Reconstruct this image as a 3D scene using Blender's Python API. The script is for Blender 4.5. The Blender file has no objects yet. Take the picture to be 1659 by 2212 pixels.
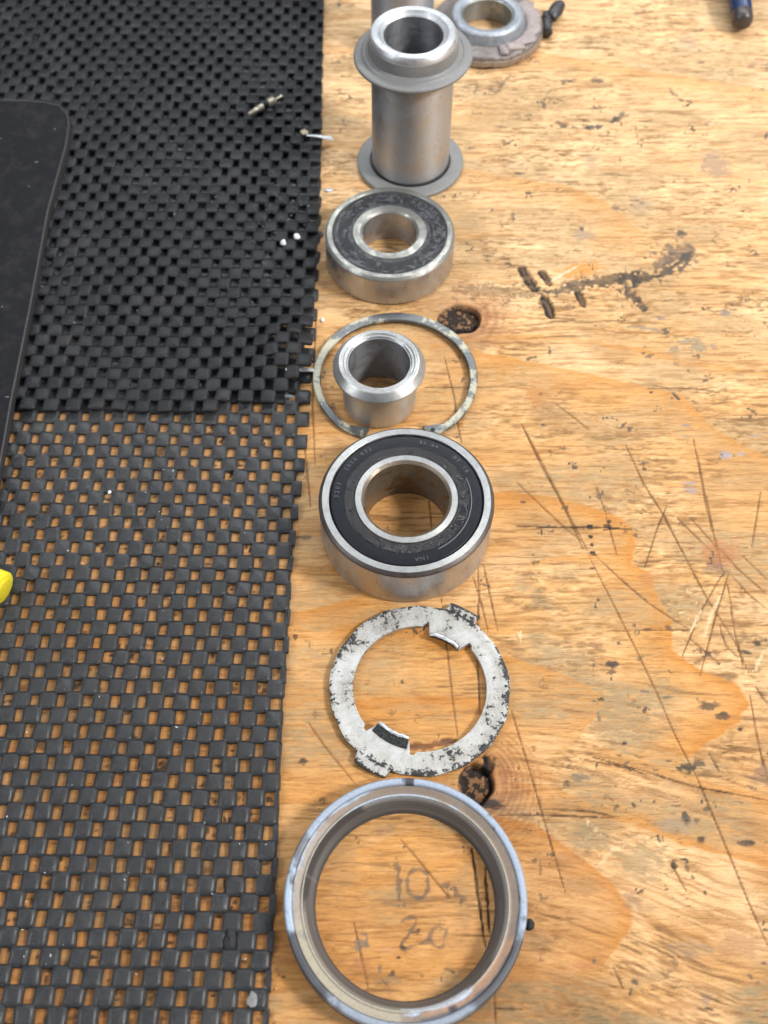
import bpy, math, random
import numpy as np
from mathutils import Vector, Matrix

random.seed(7)
S = 0.001                      # everything below is written in millimetres
scene = bpy.context.scene
COL = scene.collection

# ------------------------------------------------------------------ camera
F, TAU, H = 2300.0, math.radians(31.1), 290.0     # focal length in px of a 1659 px wide picture, tilt, height
cam_d = bpy.data.cameras.new("camera")
cam_d.sensor_fit = 'VERTICAL'
cam_d.sensor_height = 36.0
cam_d.lens = 36.0 * F / 2212.0
cam_d.clip_start = 0.005
cam_d.clip_end = 50.0
cam = bpy.data.objects.new("camera", cam_d)
cam.location = (0, 0, H * S)
cam.rotation_euler = (TAU, 0, 0)
COL.objects.link(cam)
scene.camera = cam
cam_d.dof.use_dof = True
cam_d.dof.focus_distance = 0.318
cam_d.dof.aperture_fstop = 15.0

# ------------------------------------------------------------------ world: a plain workshop's soft surroundings
world = bpy.data.worlds.new("World")
scene.world = world
world.use_nodes = True
wn, wl = world.node_tree.nodes, world.node_tree.links
wn.clear()
wo = wn.new("ShaderNodeOutputWorld")
bg = wn.new("ShaderNodeBackground")
tc = wn.new("ShaderNodeTexCoord")
sx = wn.new("ShaderNodeSeparateXYZ")
rp = wn.new("ShaderNodeValToRGB")
nz = wn.new("ShaderNodeTexNoise")
nz.inputs["Scale"].default_value = 1.7
nz.inputs["Detail"].default_value = 1.0
ma = wn.new("ShaderNodeMath"); ma.operation = 'MULTIPLY_ADD'
ma.inputs[1].default_value = 1.3; ma.inputs[2].default_value = -0.65
ad = wn.new("ShaderNodeMath"); ad.operation = 'ADD'
wl.new(tc.outputs["Generated"], sx.inputs[0])
wl.new(tc.outputs["Generated"], nz.inputs["Vector"])
wl.new(nz.outputs["Fac"], ma.inputs[0])
wl.new(sx.outputs["Z"], ad.inputs[0]); wl.new(ma.outputs[0], ad.inputs[1])
wl.new(ad.outputs[0], rp.inputs["Fac"])
e = rp.color_ramp.elements
e[0].position = 0.0; e[0].color = (0.05, 0.05, 0.055, 1)
e[1].position = 0.85; e[1].color = (0.92, 0.95, 1.0, 1)
m = e.new(0.30); m.color = (0.19, 0.195, 0.21, 1)
m = e.new(0.52); m.color = (0.66, 0.69, 0.75, 1)
wl.new(rp.outputs["Color"], bg.inputs["Color"])
bg.inputs["Strength"].default_value = 0.46
wl.new(bg.outputs[0], wo.inputs[0])

def area_lamp(name, loc, target, size, power, col):
    d = bpy.data.lights.new(name, 'AREA')
    d.shape = 'RECTANGLE'; d.size = size[0]; d.size_y = size[1]
    d.energy = power; d.color = col
    o = bpy.data.objects.new(name, d)
    o.location = loc
    o.rotation_euler = (Vector(target) - Vector(loc)).to_track_quat('-Z', 'Y').to_euler()
    COL.objects.link(o)
    return o
area_lamp("workshop_lamp", (0.95, -0.10, 0.98), (0.05, 0.25, 0), (0.20, 0.22), 16.5, (1.0, 0.965, 0.91))
area_lamp("added_far_lamp", (0.20, 0.66, 0.60), (0.10, 0.40, 0), (1.0, 0.16), 4.0, (0.95, 0.98, 1.0))  # added beyond the view for far-to-near falloff and sheen

area_lamp("left_window_lamp", (-0.85, -0.10, 0.75), (0.0, 0.2, 0), (0.14, 0.40), 4.0, (0.92, 0.96, 1.0))

scene.view_settings.view_transform = 'Standard'
scene.view_settings.look = 'None'
scene.view_settings.exposure = 0.30
scene.view_settings.gamma = 1.0

# ------------------------------------------------------------------ helpers
def P(px, py, z=0.0):
    """where the ray of a pixel (1659 px wide picture) meets the height z, in mm"""
    r = math.cos(TAU) - math.sin(TAU) * (1106.0 - py) / F
    t = (H - z) / r
    up = (1106.0 - py) / F
    return ((px - 829.5) / F * t, t * (math.sin(TAU) + up * math.cos(TAU)))

def tag(o, label=None, cat=None, group=None, kind=None):
    if label: o["label"] = label
    if cat: o["category"] = cat
    if group: o["group"] = group
    if kind: o["kind"] = kind
    return o

def empty(name, x, y, z=0.0, rz=0.0):
    o = bpy.data.objects.new(name, None)
    o.empty_display_size = 0.005
    o.location = (x * S, y * S, z * S)
    o.rotation_euler = (0, 0, rz)
    COL.objects.link(o)
    return o

def mesh(name, verts, faces, mat, parent=None, smooth=35, loc=None, scale=S):
    me = bpy.data.meshes.new(name)
    v = np.asarray(verts, dtype=np.float64) * scale
    me.from_pydata(v.tolist(), [], faces)
    me.validate()
    me.materials.append(mat)
    if smooth:
        me.polygons.foreach_set("use_smooth", [True] * len(me.polygons))
        me.set_sharp_from_angle(angle=math.radians(smooth))
    o = bpy.data.objects.new(name, me)
    COL.objects.link(o)
    if parent: o.parent = parent
    if loc: o.location = (loc[0] * S, loc[1] * S, loc[2] * S)
    return o

def fillet(pts, rad=0.25, n=3, closed=True):
    out = []
    N = len(pts)
    for i in range(N):
        if not closed and i in (0, N - 1):
            out.append(pts[i]); continue
        a, b, c = Vector(pts[i - 1]), Vector(pts[i]), Vector(pts[(i + 1) % N])
        la, lc = (a - b).length, (c - b).length
        d = min(rad, la * .45, lc * .45)
        p0 = b + (a - b) / la * d; p2 = b + (c - b) / lc * d
        for k in range(n + 1):
            t = k / n
            q = p0 * (1 - t) ** 2 + b * 2 * t * (1 - t) + p2 * t * t
            out.append((q.x, q.y))
    return out

def lathe(prof, seg=128, a0=0.0, a1=360.0, wob=None):
    """closed (r,z) profile turned round z; open arcs get end caps"""
    full = abs(a1 - a0 - 360) < 1e-6
    n = seg if full else seg + 1
    V, Fc = [], []
    m_ = len(prof)
    for i in range(n):
        a = math.radians(a0 + (a1 - a0) * i / seg)
        for r, z in prof:
            if wob:
                r, z = wob(a, r, z)
            V.append((r * math.cos(a), r * math.sin(a), z))
    for i in range(seg):
        j = (i + 1) % n
        for k in range(m_):
            l = (k + 1) % m_
            Fc.append((i * m_ + k, j * m_ + k, j * m_ + l, i * m_ + l))
    if not full:
        Fc.append(tuple(reversed(range(m_))))
        Fc.append(tuple((n - 1) * m_ + k for k in range(m_)))
    # make sure that normals point outwards: profile must run counter-clockwise (r right, z up)
    area = sum(prof[k][0] * prof[(k + 1) % m_][1] - prof[(k + 1) % m_][0] * prof[k][1] for k in range(m_))
    if area < 0:
        Fc = [tuple(reversed(f)) for f in Fc]
    return V, Fc

class Rand2:
    def __init__(s, seed):
        s.t = np.random.RandomState(seed).rand(256, 256).astype(np.float32)
    def __call__(s, x, y):
        x0 = np.floor(x); y0 = np.floor(y)
        fx = (x - x0); fy = (y - y0)
        fx = fx * fx * (3 - 2 * fx); fy = fy * fy * (3 - 2 * fy)
        xi = x0.astype(np.int64) & 255; yi = y0.astype(np.int64) & 255
        xj = (xi + 1) & 255; yj = (yi + 1) & 255
        t = s.t
        return (t[xi, yi] * (1 - fx) + t[xj, yi] * fx) * (1 - fy) + (t[xi, yj] * (1 - fx) + t[xj, yj] * fx) * fy
N1, N2, N3, N4, N5, N6 = [Rand2(i + 11) for i in range(6)]
def fbm(n, x, y, o=3):
    s = 0; a = 1; w = 0
    for i in range(o):
        s = s + a * n(x * 2 ** i + 17.3 * i, y * 2 ** i + 5.1 * i); w += a; a *= .5
    return s / w
def sst(a, b, x):
    t = np.clip((x - a) / (b - a), 0, 1)
    return t * t * (3 - 2 * t)

# ------------------------------------------------------------------ materials
class NT:
    def __init__(s, name):
        s.m = bpy.data.materials.new(name); s.m.use_nodes = True
        s.t = s.m.node_tree; s.n = s.t.nodes; s.l = s.t.links
        s.b = s.n["Principled BSDF"]
    def link(s, a, b): s.l.new(a, b)
    def coord(s, scale=(1, 1, 1), polar=False):
        t = s.n.new("ShaderNodeTexCoord"); mp = s.n.new("ShaderNodeMapping")
        mp.inputs["Scale"].default_value = tuple(1000.0 * k for k in scale)
        s.link(t.outputs["Object"], mp.inputs["Vector"])
        return mp.outputs[0]
    def radius(s):
        """length(x,y) in mm of the object's own coordinates"""
        v = s.coord((1, 1, 0)); ln = s.n.new("ShaderNodeVectorMath"); ln.operation = 'LENGTH'
        s.link(v, ln.inputs[0]); return ln.outputs["Value"]
    def z(s):
        v = s.coord(); sp = s.n.new("ShaderNodeSeparateXYZ"); s.link(v, sp.inputs[0]); return sp.outputs["Z"]
    def comb(s, x=None, y=None, z=None):
        c = s.n.new("ShaderNodeCombineXYZ")
        for i, q in enumerate((x, y, z)):
            if q is not None: s.link(q, c.inputs[i])
        return c.outputs[0]
    def noise(s, vec, scale, detail=3.0, rough=.55, dist=0.0):
        k = s.n.new("ShaderNodeTexNoise")
        k.inputs["Scale"].default_value = scale; k.inputs["Detail"].default_value = detail
        k.inputs["Roughness"].default_value = rough; k.inputs["Distortion"].default_value = dist
        s.link(vec, k.inputs["Vector"]); return k.outputs["Fac"]
    def ramp(s, fac, stops, interp='LINEAR'):
        r = s.n.new("ShaderNodeValToRGB"); r.color_ramp.interpolation = interp
        el = r.color_ramp.elements
        while len(el) > 1: el.remove(el[-1])
        for i, (p, c) in enumerate(stops):
            q = el[0] if i == 0 else el.new(p)
            q.position = p
            q.color = (c, c, c, 1) if isinstance(c, (int, float)) else (*c, 1)
        s.link(fac, r.inputs["Fac"]); return r.outputs["Color"]
    def mix(s, fac, a, b, mode='MIX'):
        x = s.n.new("ShaderNodeMix"); x.data_type = 'RGBA'; x.blend_type = mode
        for sock, q in ((x.inputs["Factor"], fac), (x.inputs["A"], a), (x.inputs["B"], b)):
            if isinstance(q, (int, float)): sock.default_value = q
            elif isinstance(q, tuple): sock.default_value = (*q, 1) if len(q) == 3 else q
            else: s.link(q, sock)
        return x.outputs["Result"]
    def math(s, op, a, b=None, c=None):
        x = s.n.new("ShaderNodeMath"); x.operation = op
        for i, q in enumerate((a, b, c)):
            if q is None: continue
            if isinstance(q, (int, float)): x.inputs[i].default_value = q
            else: s.link(q, x.inputs[i])
        return x.outputs[0]
    def bump(s, h, dist, strength=1.0, prev=None):
        b = s.n.new("ShaderNodeBump"); b.inputs["Distance"].default_value = dist * S
        b.inputs["Strength"].default_value = strength
        s.link(h, b.inputs["Height"])
        if prev is not None: s.link(prev, b.inputs["Normal"])
        return b.outputs[0]
    def out(s, color=None, rough=None, metal=None, normal=None, spec=None, coat=None):
        def put(nm, q):
            if q is None: return
            k = s.b.inputs[nm]
            if isinstance(q, (int, float)): k.default_value = q
            elif isinstance(q, tuple): k.default_value = (*q, 1)
            else: s.link(q, k)
        put("Base Color", color); put("Roughness", rough); put("Metallic", metal); put("Normal", normal)
        put("Specular IOR Level", spec); put("Coat Weight", coat)
        return s.m

def steel(name, col=(.60, .585, .56), rough=.28, dirt=(.10, .085, .07), amt=.35, scale=.35, lines=.5, stain=(.44, .41, .37), aniso=.72):
    t = NT(name)
    c = t.coord()
    r = t.radius(); z = t.z()
    tl = t.noise(t.comb(r, z), 5.0, 2.0)                     # turning lines: depend on radius and height only
    n1 = t.noise(c, scale, 5.0, .65, .6)
    n2 = t.noise(c, scale * 6, 3.0, .6)
    d = t.ramp(n1, [(0.0, 1.0), (.50 - .25 * (1 - amt), .8 * amt), (.62, 0.0)])
    sp = t.ramp(n2, [(0, 1.0), (.30 + .06 * amt, .9), (.36 + .06 * amt, 0.0)])
    dd = t.math('MAXIMUM', d, sp)
    base = t.mix(t.ramp(n1, [(.45, 0.0), (.75, .55)]), col, stain)
    base = t.mix(t.math('MULTIPLY', tl, .25), base, tuple(k * .75 for k in col))
    base = t.mix(t.math('MULTIPLY', dd, .85), base, dirt)
    rg = t.math('MULTIPLY_ADD', n2, .22, rough - .08)
    rg = t.math('ADD', rg, t.math('MULTIPLY', dd, .3))
    nb = t.bump(tl, .035 * lines)
    nb = t.bump(t.noise(c, 1.6, 5.0, .7), .05, 1.0, nb)
    mt = t.math('MULTIPLY_ADD', dd, -.75, 1.0)
    tg = t.n.new('ShaderNodeTangent'); tg.direction_type = 'RADIAL'; tg.axis = 'Z'
    t.link(tg.outputs[0], t.b.inputs['Tangent'])
    t.b.inputs['Anisotropic'].default_value = aniso; t.b.inputs['Anisotropic Rotation'].default_value = .25
    return t.out(base, rg, mt, nb)

M_RING = steel("ground_bearing_steel", (.55, .56, .585), .25, amt=.30, scale=.20, lines=.6)
M_FACE = steel("smeared_bearing_steel", (.46, .47, .47), .46, dirt=(.15, .145, .14), amt=.40, scale=.45, lines=.3, stain=(.40, .40, .385))
M_CHAMFER = steel("dark_unground_chamfer", (.16, .14, .13), .42, dirt=(.06, .05, .05), amt=.5, scale=.4, lines=.3, stain=(.11, .095, .09))
M_RUSTY = steel("oily_bore_steel", (.36, .31, .24), .26, dirt=(.045, .025, .012), amt=.80, scale=.16, lines=1.4, stain=(.27, .16, .07), aniso=.3)
M_BUSH = steel("turned_bushing_steel", (.56, .57, .56), .36, amt=.22, lines=.7)
M_OLD = steel("greasy_old_steel", (.42, .42, .39), .36, dirt=(.07, .07, .072), amt=.62, scale=.30, lines=.4, stain=(.44, .43, .36))
M_ALU = steel("dull_aluminium", (.50, .52, .55), .40, dirt=(.20, .18, .17), amt=.36, scale=.14, lines=.3, stain=(.52, .46, .41))
M_ALUTOP = steel("bright_worn_aluminium", (.66, .68, .70), .42, dirt=(.25, .26, .29), amt=.5, scale=.5, lines=.4, stain=(.66, .66, .66))
M_ALUBORE = steel("dark_bore_aluminium", (.36, .37, .39), .38, dirt=(.08, .08, .09), amt=.4, scale=.3, lines=1.0, stain=(.35, .35, .38))
M_BLUESTEEL = steel("bluish_tube_steel", (.46, .51, .60), .42, dirt=(.20, .18, .18), amt=.4, scale=.25, lines=.4, stain=(.62, .62, .66))

def plastic(name, col, rough=.5, var=.25, bump=.04, scale=.6, dust=None, dust_amt=0.0, spec=.5, metal=0.0, fine=3.0):
    t = NT(name); c = t.coord()
    n = t.noise(c, scale, 5.0, .65)
    b = t.mix(n, tuple(k * (1 - var) for k in col), tuple(min(1, k * (1 + var)) for k in col))
    if dust:
        s_ = t.noise(c, scale * 3.1, 6.0, .7)
        b = t.mix(t.ramp(s_, [(.55 - .12 * dust_amt, 0.0), (.80, dust_amt)]), b, dust)
    rg = t.math('MULTIPLY_ADD', t.noise(c, scale * 2.3, 4.0), .3, rough - .15)
    return t.out(b, rg, metal, t.bump(t.noise(c, fine, 5.0, .65), bump), spec)

M_WASHER = plastic("grey_washer_plastic", (.195, .195, .195), .50, .14, .03, .25, (.42, .41, .40), .25)
M_SEAL = plastic("black_bearing_rubber", (.012, .014, .018), .34, .4, .03, .3, (.05, .05, .06), .25, spec=.13)
M_SEAL2 = plastic("greased_bearing_rubber", (.05, .054, .062), .24, .5, .30, .16, (.30, .31, .30), .9, spec=.5, fine=.5)
def mat_smear():
    t = NT("grease_smeared_rubber"); c = t.coord()
    sp = t.n.new("ShaderNodeSeparateXYZ"); t.link(c, sp.inputs[0])
    ang = t.math('ARCTAN2', sp.outputs["Y"], sp.outputs["X"]); r = t.radius()
    v = t.comb(t.math('MULTIPLY', ang, 4.0), t.math('MULTIPLY', r, .8), t.math('MULTIPLY', ang, 0.0))
    n = t.noise(v, .75, 6.0, .68, 1.2); n2 = t.noise(c, .5, 6.0, .72)
    col = t.ramp(n, [(.30, (.016, .018, .022)), (.50, (.045, .049, .058)), (.60, (.13, .135, .145)), (.68, (.045, .048, .055)), (.85, (.24, .24, .22))])
    col = t.mix(t.ramp(n2, [(.58, 0.0), (.72, .7)]), col, (.018, .019, .024))
    nb = t.bump(n, .8); nb = t.bump(n2, .5, 1.0, nb)
    return t.out(col, t.math('MULTIPLY_ADD', n2, .3, .10), .0, nb, .6)
M_SMEAR = mat_smear()
M_GREASE = plastic("black_grease", (.008, .008, .011), .15, .5, .6, .5, (.05, .05, .07), .4, spec=.9, fine=2.2)
M_PLATE = plastic("black_plate_plastic", (.013, .0135, .016), .52, .35, .03, .06, (.050, .047, .048), .5, spec=.10)
M_BRASS = plastic("pale_nickelled_brass", (.62, .56, .44), .33, .25, .05, .7, (.2, .15, .08), .5, metal=.7)
M_YEL = plastic("yellow_plastic", (.86, .74, .03), .36, .08, .03, .3, (.25, .22, .03), .35)
M_BLUE = plastic("blue_handle_plastic", (.014, .030, .10), .30, .2, .02, .3)
M_TIP = plastic("dark_brown_tip", (.05, .042, .04), .34, .2, .03, .3)
M_WHITE = plastic("white_crumb", (.80, .81, .83), .5, .1, .05, 1.0)
M_CREAM = plastic("cream_crumb", (.66, .56, .36), .6, .2, .1, 1.0)
M_FOIL = plastic("silver_foil", (.70, .71, .73), .35, .2, .2, 1.0, metal=.8)
M_LINT = plastic("grey_lint", (.13, .14, .155), .9, .3, .1, 1.0)
M_SOOT = plastic("black_crumb_rubber", (.012, .013, .016), .6, .3, .2, 1.0)
M_HUB = plastic("scorched_brown_grey_hub", (.17, .145, .135), .42, .45, .4, .25, (.40, .37, .36), .6, metal=.25, fine=.5)
M_HUBEDGE = plastic("rough_hub_edge", (.33, .27, .22), .5, .45, .35, .6, (.06, .045, .04), .8, metal=.3, fine=.8)
M_COLLAR = plastic("worn_blue_grey_collar", (.30, .33, .37), .36, .5, .3, .35, (.62, .66, .70), .7, metal=.5, fine=.7)
M_DARKMET = plastic("dark_metal", (.05, .05, .055), .4, .4, .1, .5, (.2, .17, .14), .4, metal=.4)

def mat_rubber(name, k, spec, coat, edge):
    t = NT(name); c = t.coord()
    ob = t.n.new("ShaderNodeObjectInfo")
    off = t.n.new("ShaderNodeVectorMath"); off.operation = 'ADD'
    g = t.n.new("ShaderNodeNewGeometry")
    sc = t.n.new("ShaderNodeVectorMath"); sc.operation = 'SCALE'; sc.inputs["Scale"].default_value = 1000.0
    t.link(g.outputs["Position"], sc.inputs[0])
    p = sc.outputs[0]
    n = t.noise(p, .55, 4.0, .6)
    f = t.noise(p, 3.0, 4.0, .65)
    b = t.ramp(n, [(.25, (.008 * k, .0095 * k, .012 * k)), (.55, (.016 * k, .0180 * k, .022 * k)), (.8, (.032 * k, .036 * k, .044 * k))])
    dust = t.ramp(t.noise(p, .06, 3.0), [(.50, 0.0), (.75, .22)])
    b = t.mix(dust, b, (.085, .08, .075))
    lint = t.ramp(t.noise(p, 2.2, 5.0, .7), [(.66, 0.0), (.78, .8)])
    b = t.mix(lint, b, (.17, .19, .22))
    rg = t.math('MULTIPLY_ADD', f, .30, .16)
    st = t.n.new("ShaderNodeMapping"); st.inputs["Scale"].default_value = (2.4, .5, 1.5)
    t.link(p, st.inputs["Vector"])
    fibre = t.noise(st.outputs[0], 2.0, 4.0, .7)
    nb = t.bump(fibre, .55)
    nb = t.bump(f, .30, 1.0, nb)
    t.b.inputs['Coat Roughness'].default_value = .30
    return t.out(b, rg, 0.0, nb, spec, coat)
M_MAT = mat_rubber("upper_mat_rubber", .85, .5, .12, 0)
M_MAT2 = mat_rubber("lower_mat_rubber", 1.0, .75, .28, 0)

def mat_wood():
    t = NT("worn_plywood")
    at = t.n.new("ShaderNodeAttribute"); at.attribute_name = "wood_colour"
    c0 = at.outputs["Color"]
    v = t.coord((.12, 1.6, 1)); v2 = t.coord((.30, 2.6, 1)); v3 = t.coord((1, 1, 1))
    n = t.noise(v, 1.0, 5.0, .7, .3)
    n2 = t.noise(v2, 1.0, 4.0, .7, .2)
    n3 = t.noise(v3, 1.3, 4.0, .65)
    k = t.ramp(n, [(.25, (.60, .48, .34)), (.45, (.95, .92, .87)), (.75, (1.08, 1.09, 1.10))])
    c = t.mix(1.0, c0, k, 'MULTIPLY')
    k2 = t.ramp(n2, [(.30, (.74, .64, .50)), (.48, (1.0, 1.0, 1.0)), (.8, (1.08, 1.09, 1.10))])
    c = t.mix(.8, c, k2, 'MULTIPLY')
    k3 = t.ramp(n3, [(.30, (.78, .72, .66)), (.45, (1.0, 1.0, 1.0))])
    c = t.mix(.55, c, k3, 'MULTIPLY')
    v4 = t.coord((.42, 2.4, 1)); n4 = t.noise(v4, .62, 5.0, .72, .35)
    crk = t.ramp(n4, [(.600, 0.0), (.650, 1.0)])
    v5 = t.coord((.045, .06, 1)); n5 = t.noise(v5, 1.0, 3.0, .6)
    wh = t.ramp(n5, [(.46, .0), (.66, .55)])
    crk = t.math('MULTIPLY', crk, wh)
    c = t.mix(crk, c, (.14, .085, .04))
    v6 = t.coord((.55, .9, 1)); n6 = t.noise(v6, 1.1, 5.0, .75)
    c = t.mix(t.ramp(n6, [(.60, 0.0), (.74, .35)]), c, (.30, .19, .09))
    rg = t.math('MULTIPLY_ADD', n2, .25, .42)
    nb = t.bump(n, .16)
    nb = t.bump(n3, .07, 1.0, nb)
    nb = t.bump(t.math('SUBTRACT', 1.0, crk), .18, 1.0, nb)
    return t.out(c, rg, 0.0, nb, .19)
M_WOOD = mat_wood()

# ------------------------------------------------------------------ the worktop: one relief mesh painted by numpy
def c4(x, y): return P(995.4 + .4 * x, .4 * y)
def c5(x, y): return P(995.4 + .4 * x, 530.9 + .4 * y)
def c6(x, y): return P(995.4 + .4 * x, 1061.8 + .4 * y)
def c7(x, y): return P(995.4 + .4 * x, 1614.5 + .4 * y)
def c2(x, y): return P(597.2 + .4 * x, 597.2 + .4 * y)
def c3(x, y): return P(597.2 + .4 * x, 1227.7 + .4 * y)
def cb(x, y): return P(564.0 + .4 * x, 1614.5 + .4 * y)
def cp(x, y): return P(796.3 + .2 * x, 1791.7 + .2 * y)
def pl(fn, pts): return [fn(*p) for p in pts]

def worktop():
    xs = np.concatenate([np.linspace(-600, -190, 22)[:-1], np.arange(-190, -45, .75), np.arange(-45, 100, .33), np.arange(100, 192, .45),
                         np.linspace(192, 700, 26)]).astype(np.float64)
    ys = [-260.0]
    while ys[-1] < 8: ys.append(ys[-1] + 14)
    while ys[-1] < 455: ys.append(ys[-1] + .28 + .40 * max(0, (ys[-1] - 20)) / 430)
    while ys[-1] < 1100: ys.append(ys[-1] + 25)
    ys = np.array(ys)
    X, Y = np.meshgrid(xs, ys)
    shp = X.shape
    X = X.ravel(); Y = Y.ravel()

    # --- signed distance to polylines
    def dist(pts, x=X, y=Y):
        best = np.full(x.shape, 1e9); sgn = np.ones(x.shape); tt = np.zeros(x.shape)
        for i in range(len(pts) - 1):
            ax, ay = pts[i]; bx, by = pts[i + 1]
            dx, dy = bx - ax, by - ay; L2 = dx * dx + dy * dy + 1e-9
            t = np.clip(((x - ax) * dx + (y - ay) * dy) / L2, 0, 1)
            d = (x - ax - t * dx) ** 2 + (y - ay - t * dy) ** 2
            mm = d < best
            best[mm] = d[mm]; sgn[mm] = np.sign((dx * (y - ay) - dy * (x - ax)))[mm]
            tt[mm] = (i + t[mm]) / (len(pts) - 1)
        return np.sqrt(best), sgn, tt

    # --- grain direction: warp y so that streaks follow the knots and the slope of the near right corner
    k1 = P(998, 690); k2 = P(1032, 1690)
    yw = Y + 5.0 * (fbm(N1, X / 95, Y / 45, 2) - .5) + 1.5 * (fbm(N6, X / 9 + 30, Y / 5, 3) - .5)
    slope = sst(150, 40, Y) * sst(20, 90, X)
    yw = yw + slope * .22 * (X - 20)
    for (kx, ky, R) in ((k1[0], k1[1], 9.0), (k2[0], k2[1], 11.0)):
        dx, dy = X - kx, Y - ky
        g = np.exp(-(dx / (R * 2.4)) ** 2 - (dy / (R * 1.3)) ** 2)
        yw = yw - np.sign(dy) * g * R * .85 * np.exp(-np.abs(dy) / (R * .9)) 
    s1 = fbm(N2, X / 9.0, yw / .62, 3)
    s2 = fbm(N3, X / 26.0, yw / 1.5, 3)
    s3 = N4(X / 4.0, yw / .42)
    big = fbm(N5, X / 55, Y / 32, 3)
    mid = fbm(N6, X / 16, yw / 7, 3)

    pale = np.array([.765, .520, .285]); tan = np.array([.61, .366, .162]); orange = np.array([.58, .262, .054])
    brown = np.array([.26, .150, .068]); grey = np.array([.25, .185, .105]); black = np.array([.020, .018, .018])
    def mixc(c, k, f): return c * (1 - f[:, None]) + k * f[:, None]

    # --- orange latewood: each curve is a hard edge, the orange dies away on one side (dir +1 = left of travel)
    ring = np.zeros(X.shape)
    jit = 1.2 * (fbm(N3, X / 6, Y / 2.2, 3) - .5) * 2
    def edge(pts, side, width, amt=1.0):
        nonlocal ring
        d, s, tt = dist(pts)
        sd = d * s * side + jit * .8
        m = sst(-.5, .5, sd) * np.exp(-np.clip(sd, 0, None) / width)
        ends = sst(0, .06, tt) * sst(1.0, .94, tt) if False else 1
        inside = (d < 3.2 * width)
        ring = np.maximum(ring, m * amt * inside * ends)
    edge(pl(c5, [(-150, 540), (0, 505), (200, 482), (450, 485), (700, 510), (1000, 560), (1200, 622), (1500, 662), (1800, 720)]), -1, 1.7, .9)
    edge(pl(c5, [(60, 560), (250, 600), (640, 680), (900, 742), (1190, 800), (1350, 970), (1520, 1080), (1800, 1190)]), -1, 13, .75)
    edge(pl(c5, [(120, 1320), (400, 1345), (700, 1410), (880, 1480), (950, 1560)]) + pl(c6, [(950, 260), (930, 390), (1020, 430), (1060, 560), (1140, 700), (1135, 850), (1300, 960), (1500, 1045), (1562, 1150), (1500, 1250), (1280, 1400)]), -1, 11, .95)
    edge(pl(c6, [(400, 375), (520, 345), (720, 345), (860, 370)]), -1, 3.0, .9)
    edge(pl(c6, [(140, 880), (250, 890), (400, 930), (600, 1000), (740, 1090), (765, 1150), (690, 1250)]), -1, 8, .8)
    edge(pl(c7, [(150, 380), (250, 385), (400, 420), (520, 490), (640, 590), (800, 720), (900, 840), (940, 960), (860, 1060)]), -1, 9, .85)
    edge(pl(c7, [(390, 195), (500, 210), (640, 280), (745, 330)]), -1, 4.5, .7)
    edge(pl(c7, [(760, 385), (950, 420), (1200, 530), (1430, 590), (1800, 690)]), 1, 7, .85)
    edge(pl(c7, [(830, 20), (1050, 90), (1350, 190), (1800, 300)]), -1, 6, .6)
    edge(pl(c4, [(-200, 250), (450, 280), (700, 335), (1100, 400), (1800, 500)]), -1, 14, .55)
    edge(pl(c4, [(-100, 890), (270, 955), (560, 1000), (780, 1085), (880, 1170)]), -1, 13, .65)
    edge(pl(c4, [(-100, 600), (100, 640), (160, 560)]), -1, 6, .5)
    edge(pl(cb, [(100, 820), (500, 560), (900, 420), (1200, 500)]), -1, 14, .35)
    edge(pl(c3, [(400, 300), (700, 300), (1100, 420)]), -1, 9, .8)
    edge(pl(c3, [(400, 700), (800, 690), (1150, 700)]), -1, 9, .75)
    edge(pl(c3, [(60, 250), (320, 190), (420, 160)]), -1, 8, .7)
    # procedural figure where nothing is drawn
    fld = yw / 21.0 + 2.6 * fbm(N1, X / 130 + 3, Y / 70, 3)
    saw = fld - np.floor(fld)
    proc = np.exp(-saw / .35) * sst(0, .02, saw) * .42
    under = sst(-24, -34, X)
    ring = np.maximum(ring, proc * (1 - .45 * sst(30, 60, X)))
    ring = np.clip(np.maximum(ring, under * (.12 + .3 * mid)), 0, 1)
    ring = np.clip(ring + .30 * sst(60, 10, X) * sst(330, 120, Y) * (.5 + mid), 0, 1)

    c = mixc(np.tile(tan, (X.size, 1)), pale, sst(.38, .62, big * .6 + mid * .4))
    c = mixc(c, np.array([.77, .560, .345]), sst(200, 380, Y) * .60)
    c = mixc(c, orange, np.clip(ring * 1.0, 0, .92))
    # dark brown line along the hard edges is left to the noise; fibres
    soft = 1 - ring * .75
    c = c * (1 - (.40 * sst(.54, .30, s1) * soft)[:, None] * np.array([.8, 1.0, 1.2]))
    c = c * (1 + (.15 * (s2 - .5) * 2 * soft)[:, None])
    c = c * (1 - (.10 * sst(.45, .2, s3) * soft)[:, None])
    rough_zone = sst(.40, .58, fbm(N3, X / 30 + 70, Y / 16 + 9, 3)) * (1 - .85 * sst(.05, .35, ring)) * sst(-26, -18, X)
    f1 = fbm(N1, X / 3.4 + 5, yw / .95 + 8, 3); f2 = fbm(N5, X / 1.6, yw / .6, 2)
    fine = (f1 - .5) * 2 * .75 + (f2 - .5) * 2 * .35
    c = c * (1 + (fine * (.08 + .34 * rough_zone))[:, None] * np.array([.85, 1.0, 1.15]))
    c = mixc(c, pale * 1.08, sst(.18, .50, fine) * rough_zone * .55)
    c = mixc(c, np.array([.20, .125, .060]), sst(-.12, -.42, fine) * rough_zone * .62)
    c = mixc(c, np.array([.50, .20, .045]), sst(.62, .95, ring) * .45)
    # open dark cracks in patches of the pale, weathered wood
    patch = sst(.40, .60, fbm(N4, X / 34 + 9, Y / 18, 3))
    crack = sst(.40, .27, s1 * .65 + s2 * .35) * patch * soft * sst(-26, -15, X)
    c = mixc(c, brown * .75, crack * .75)
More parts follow.
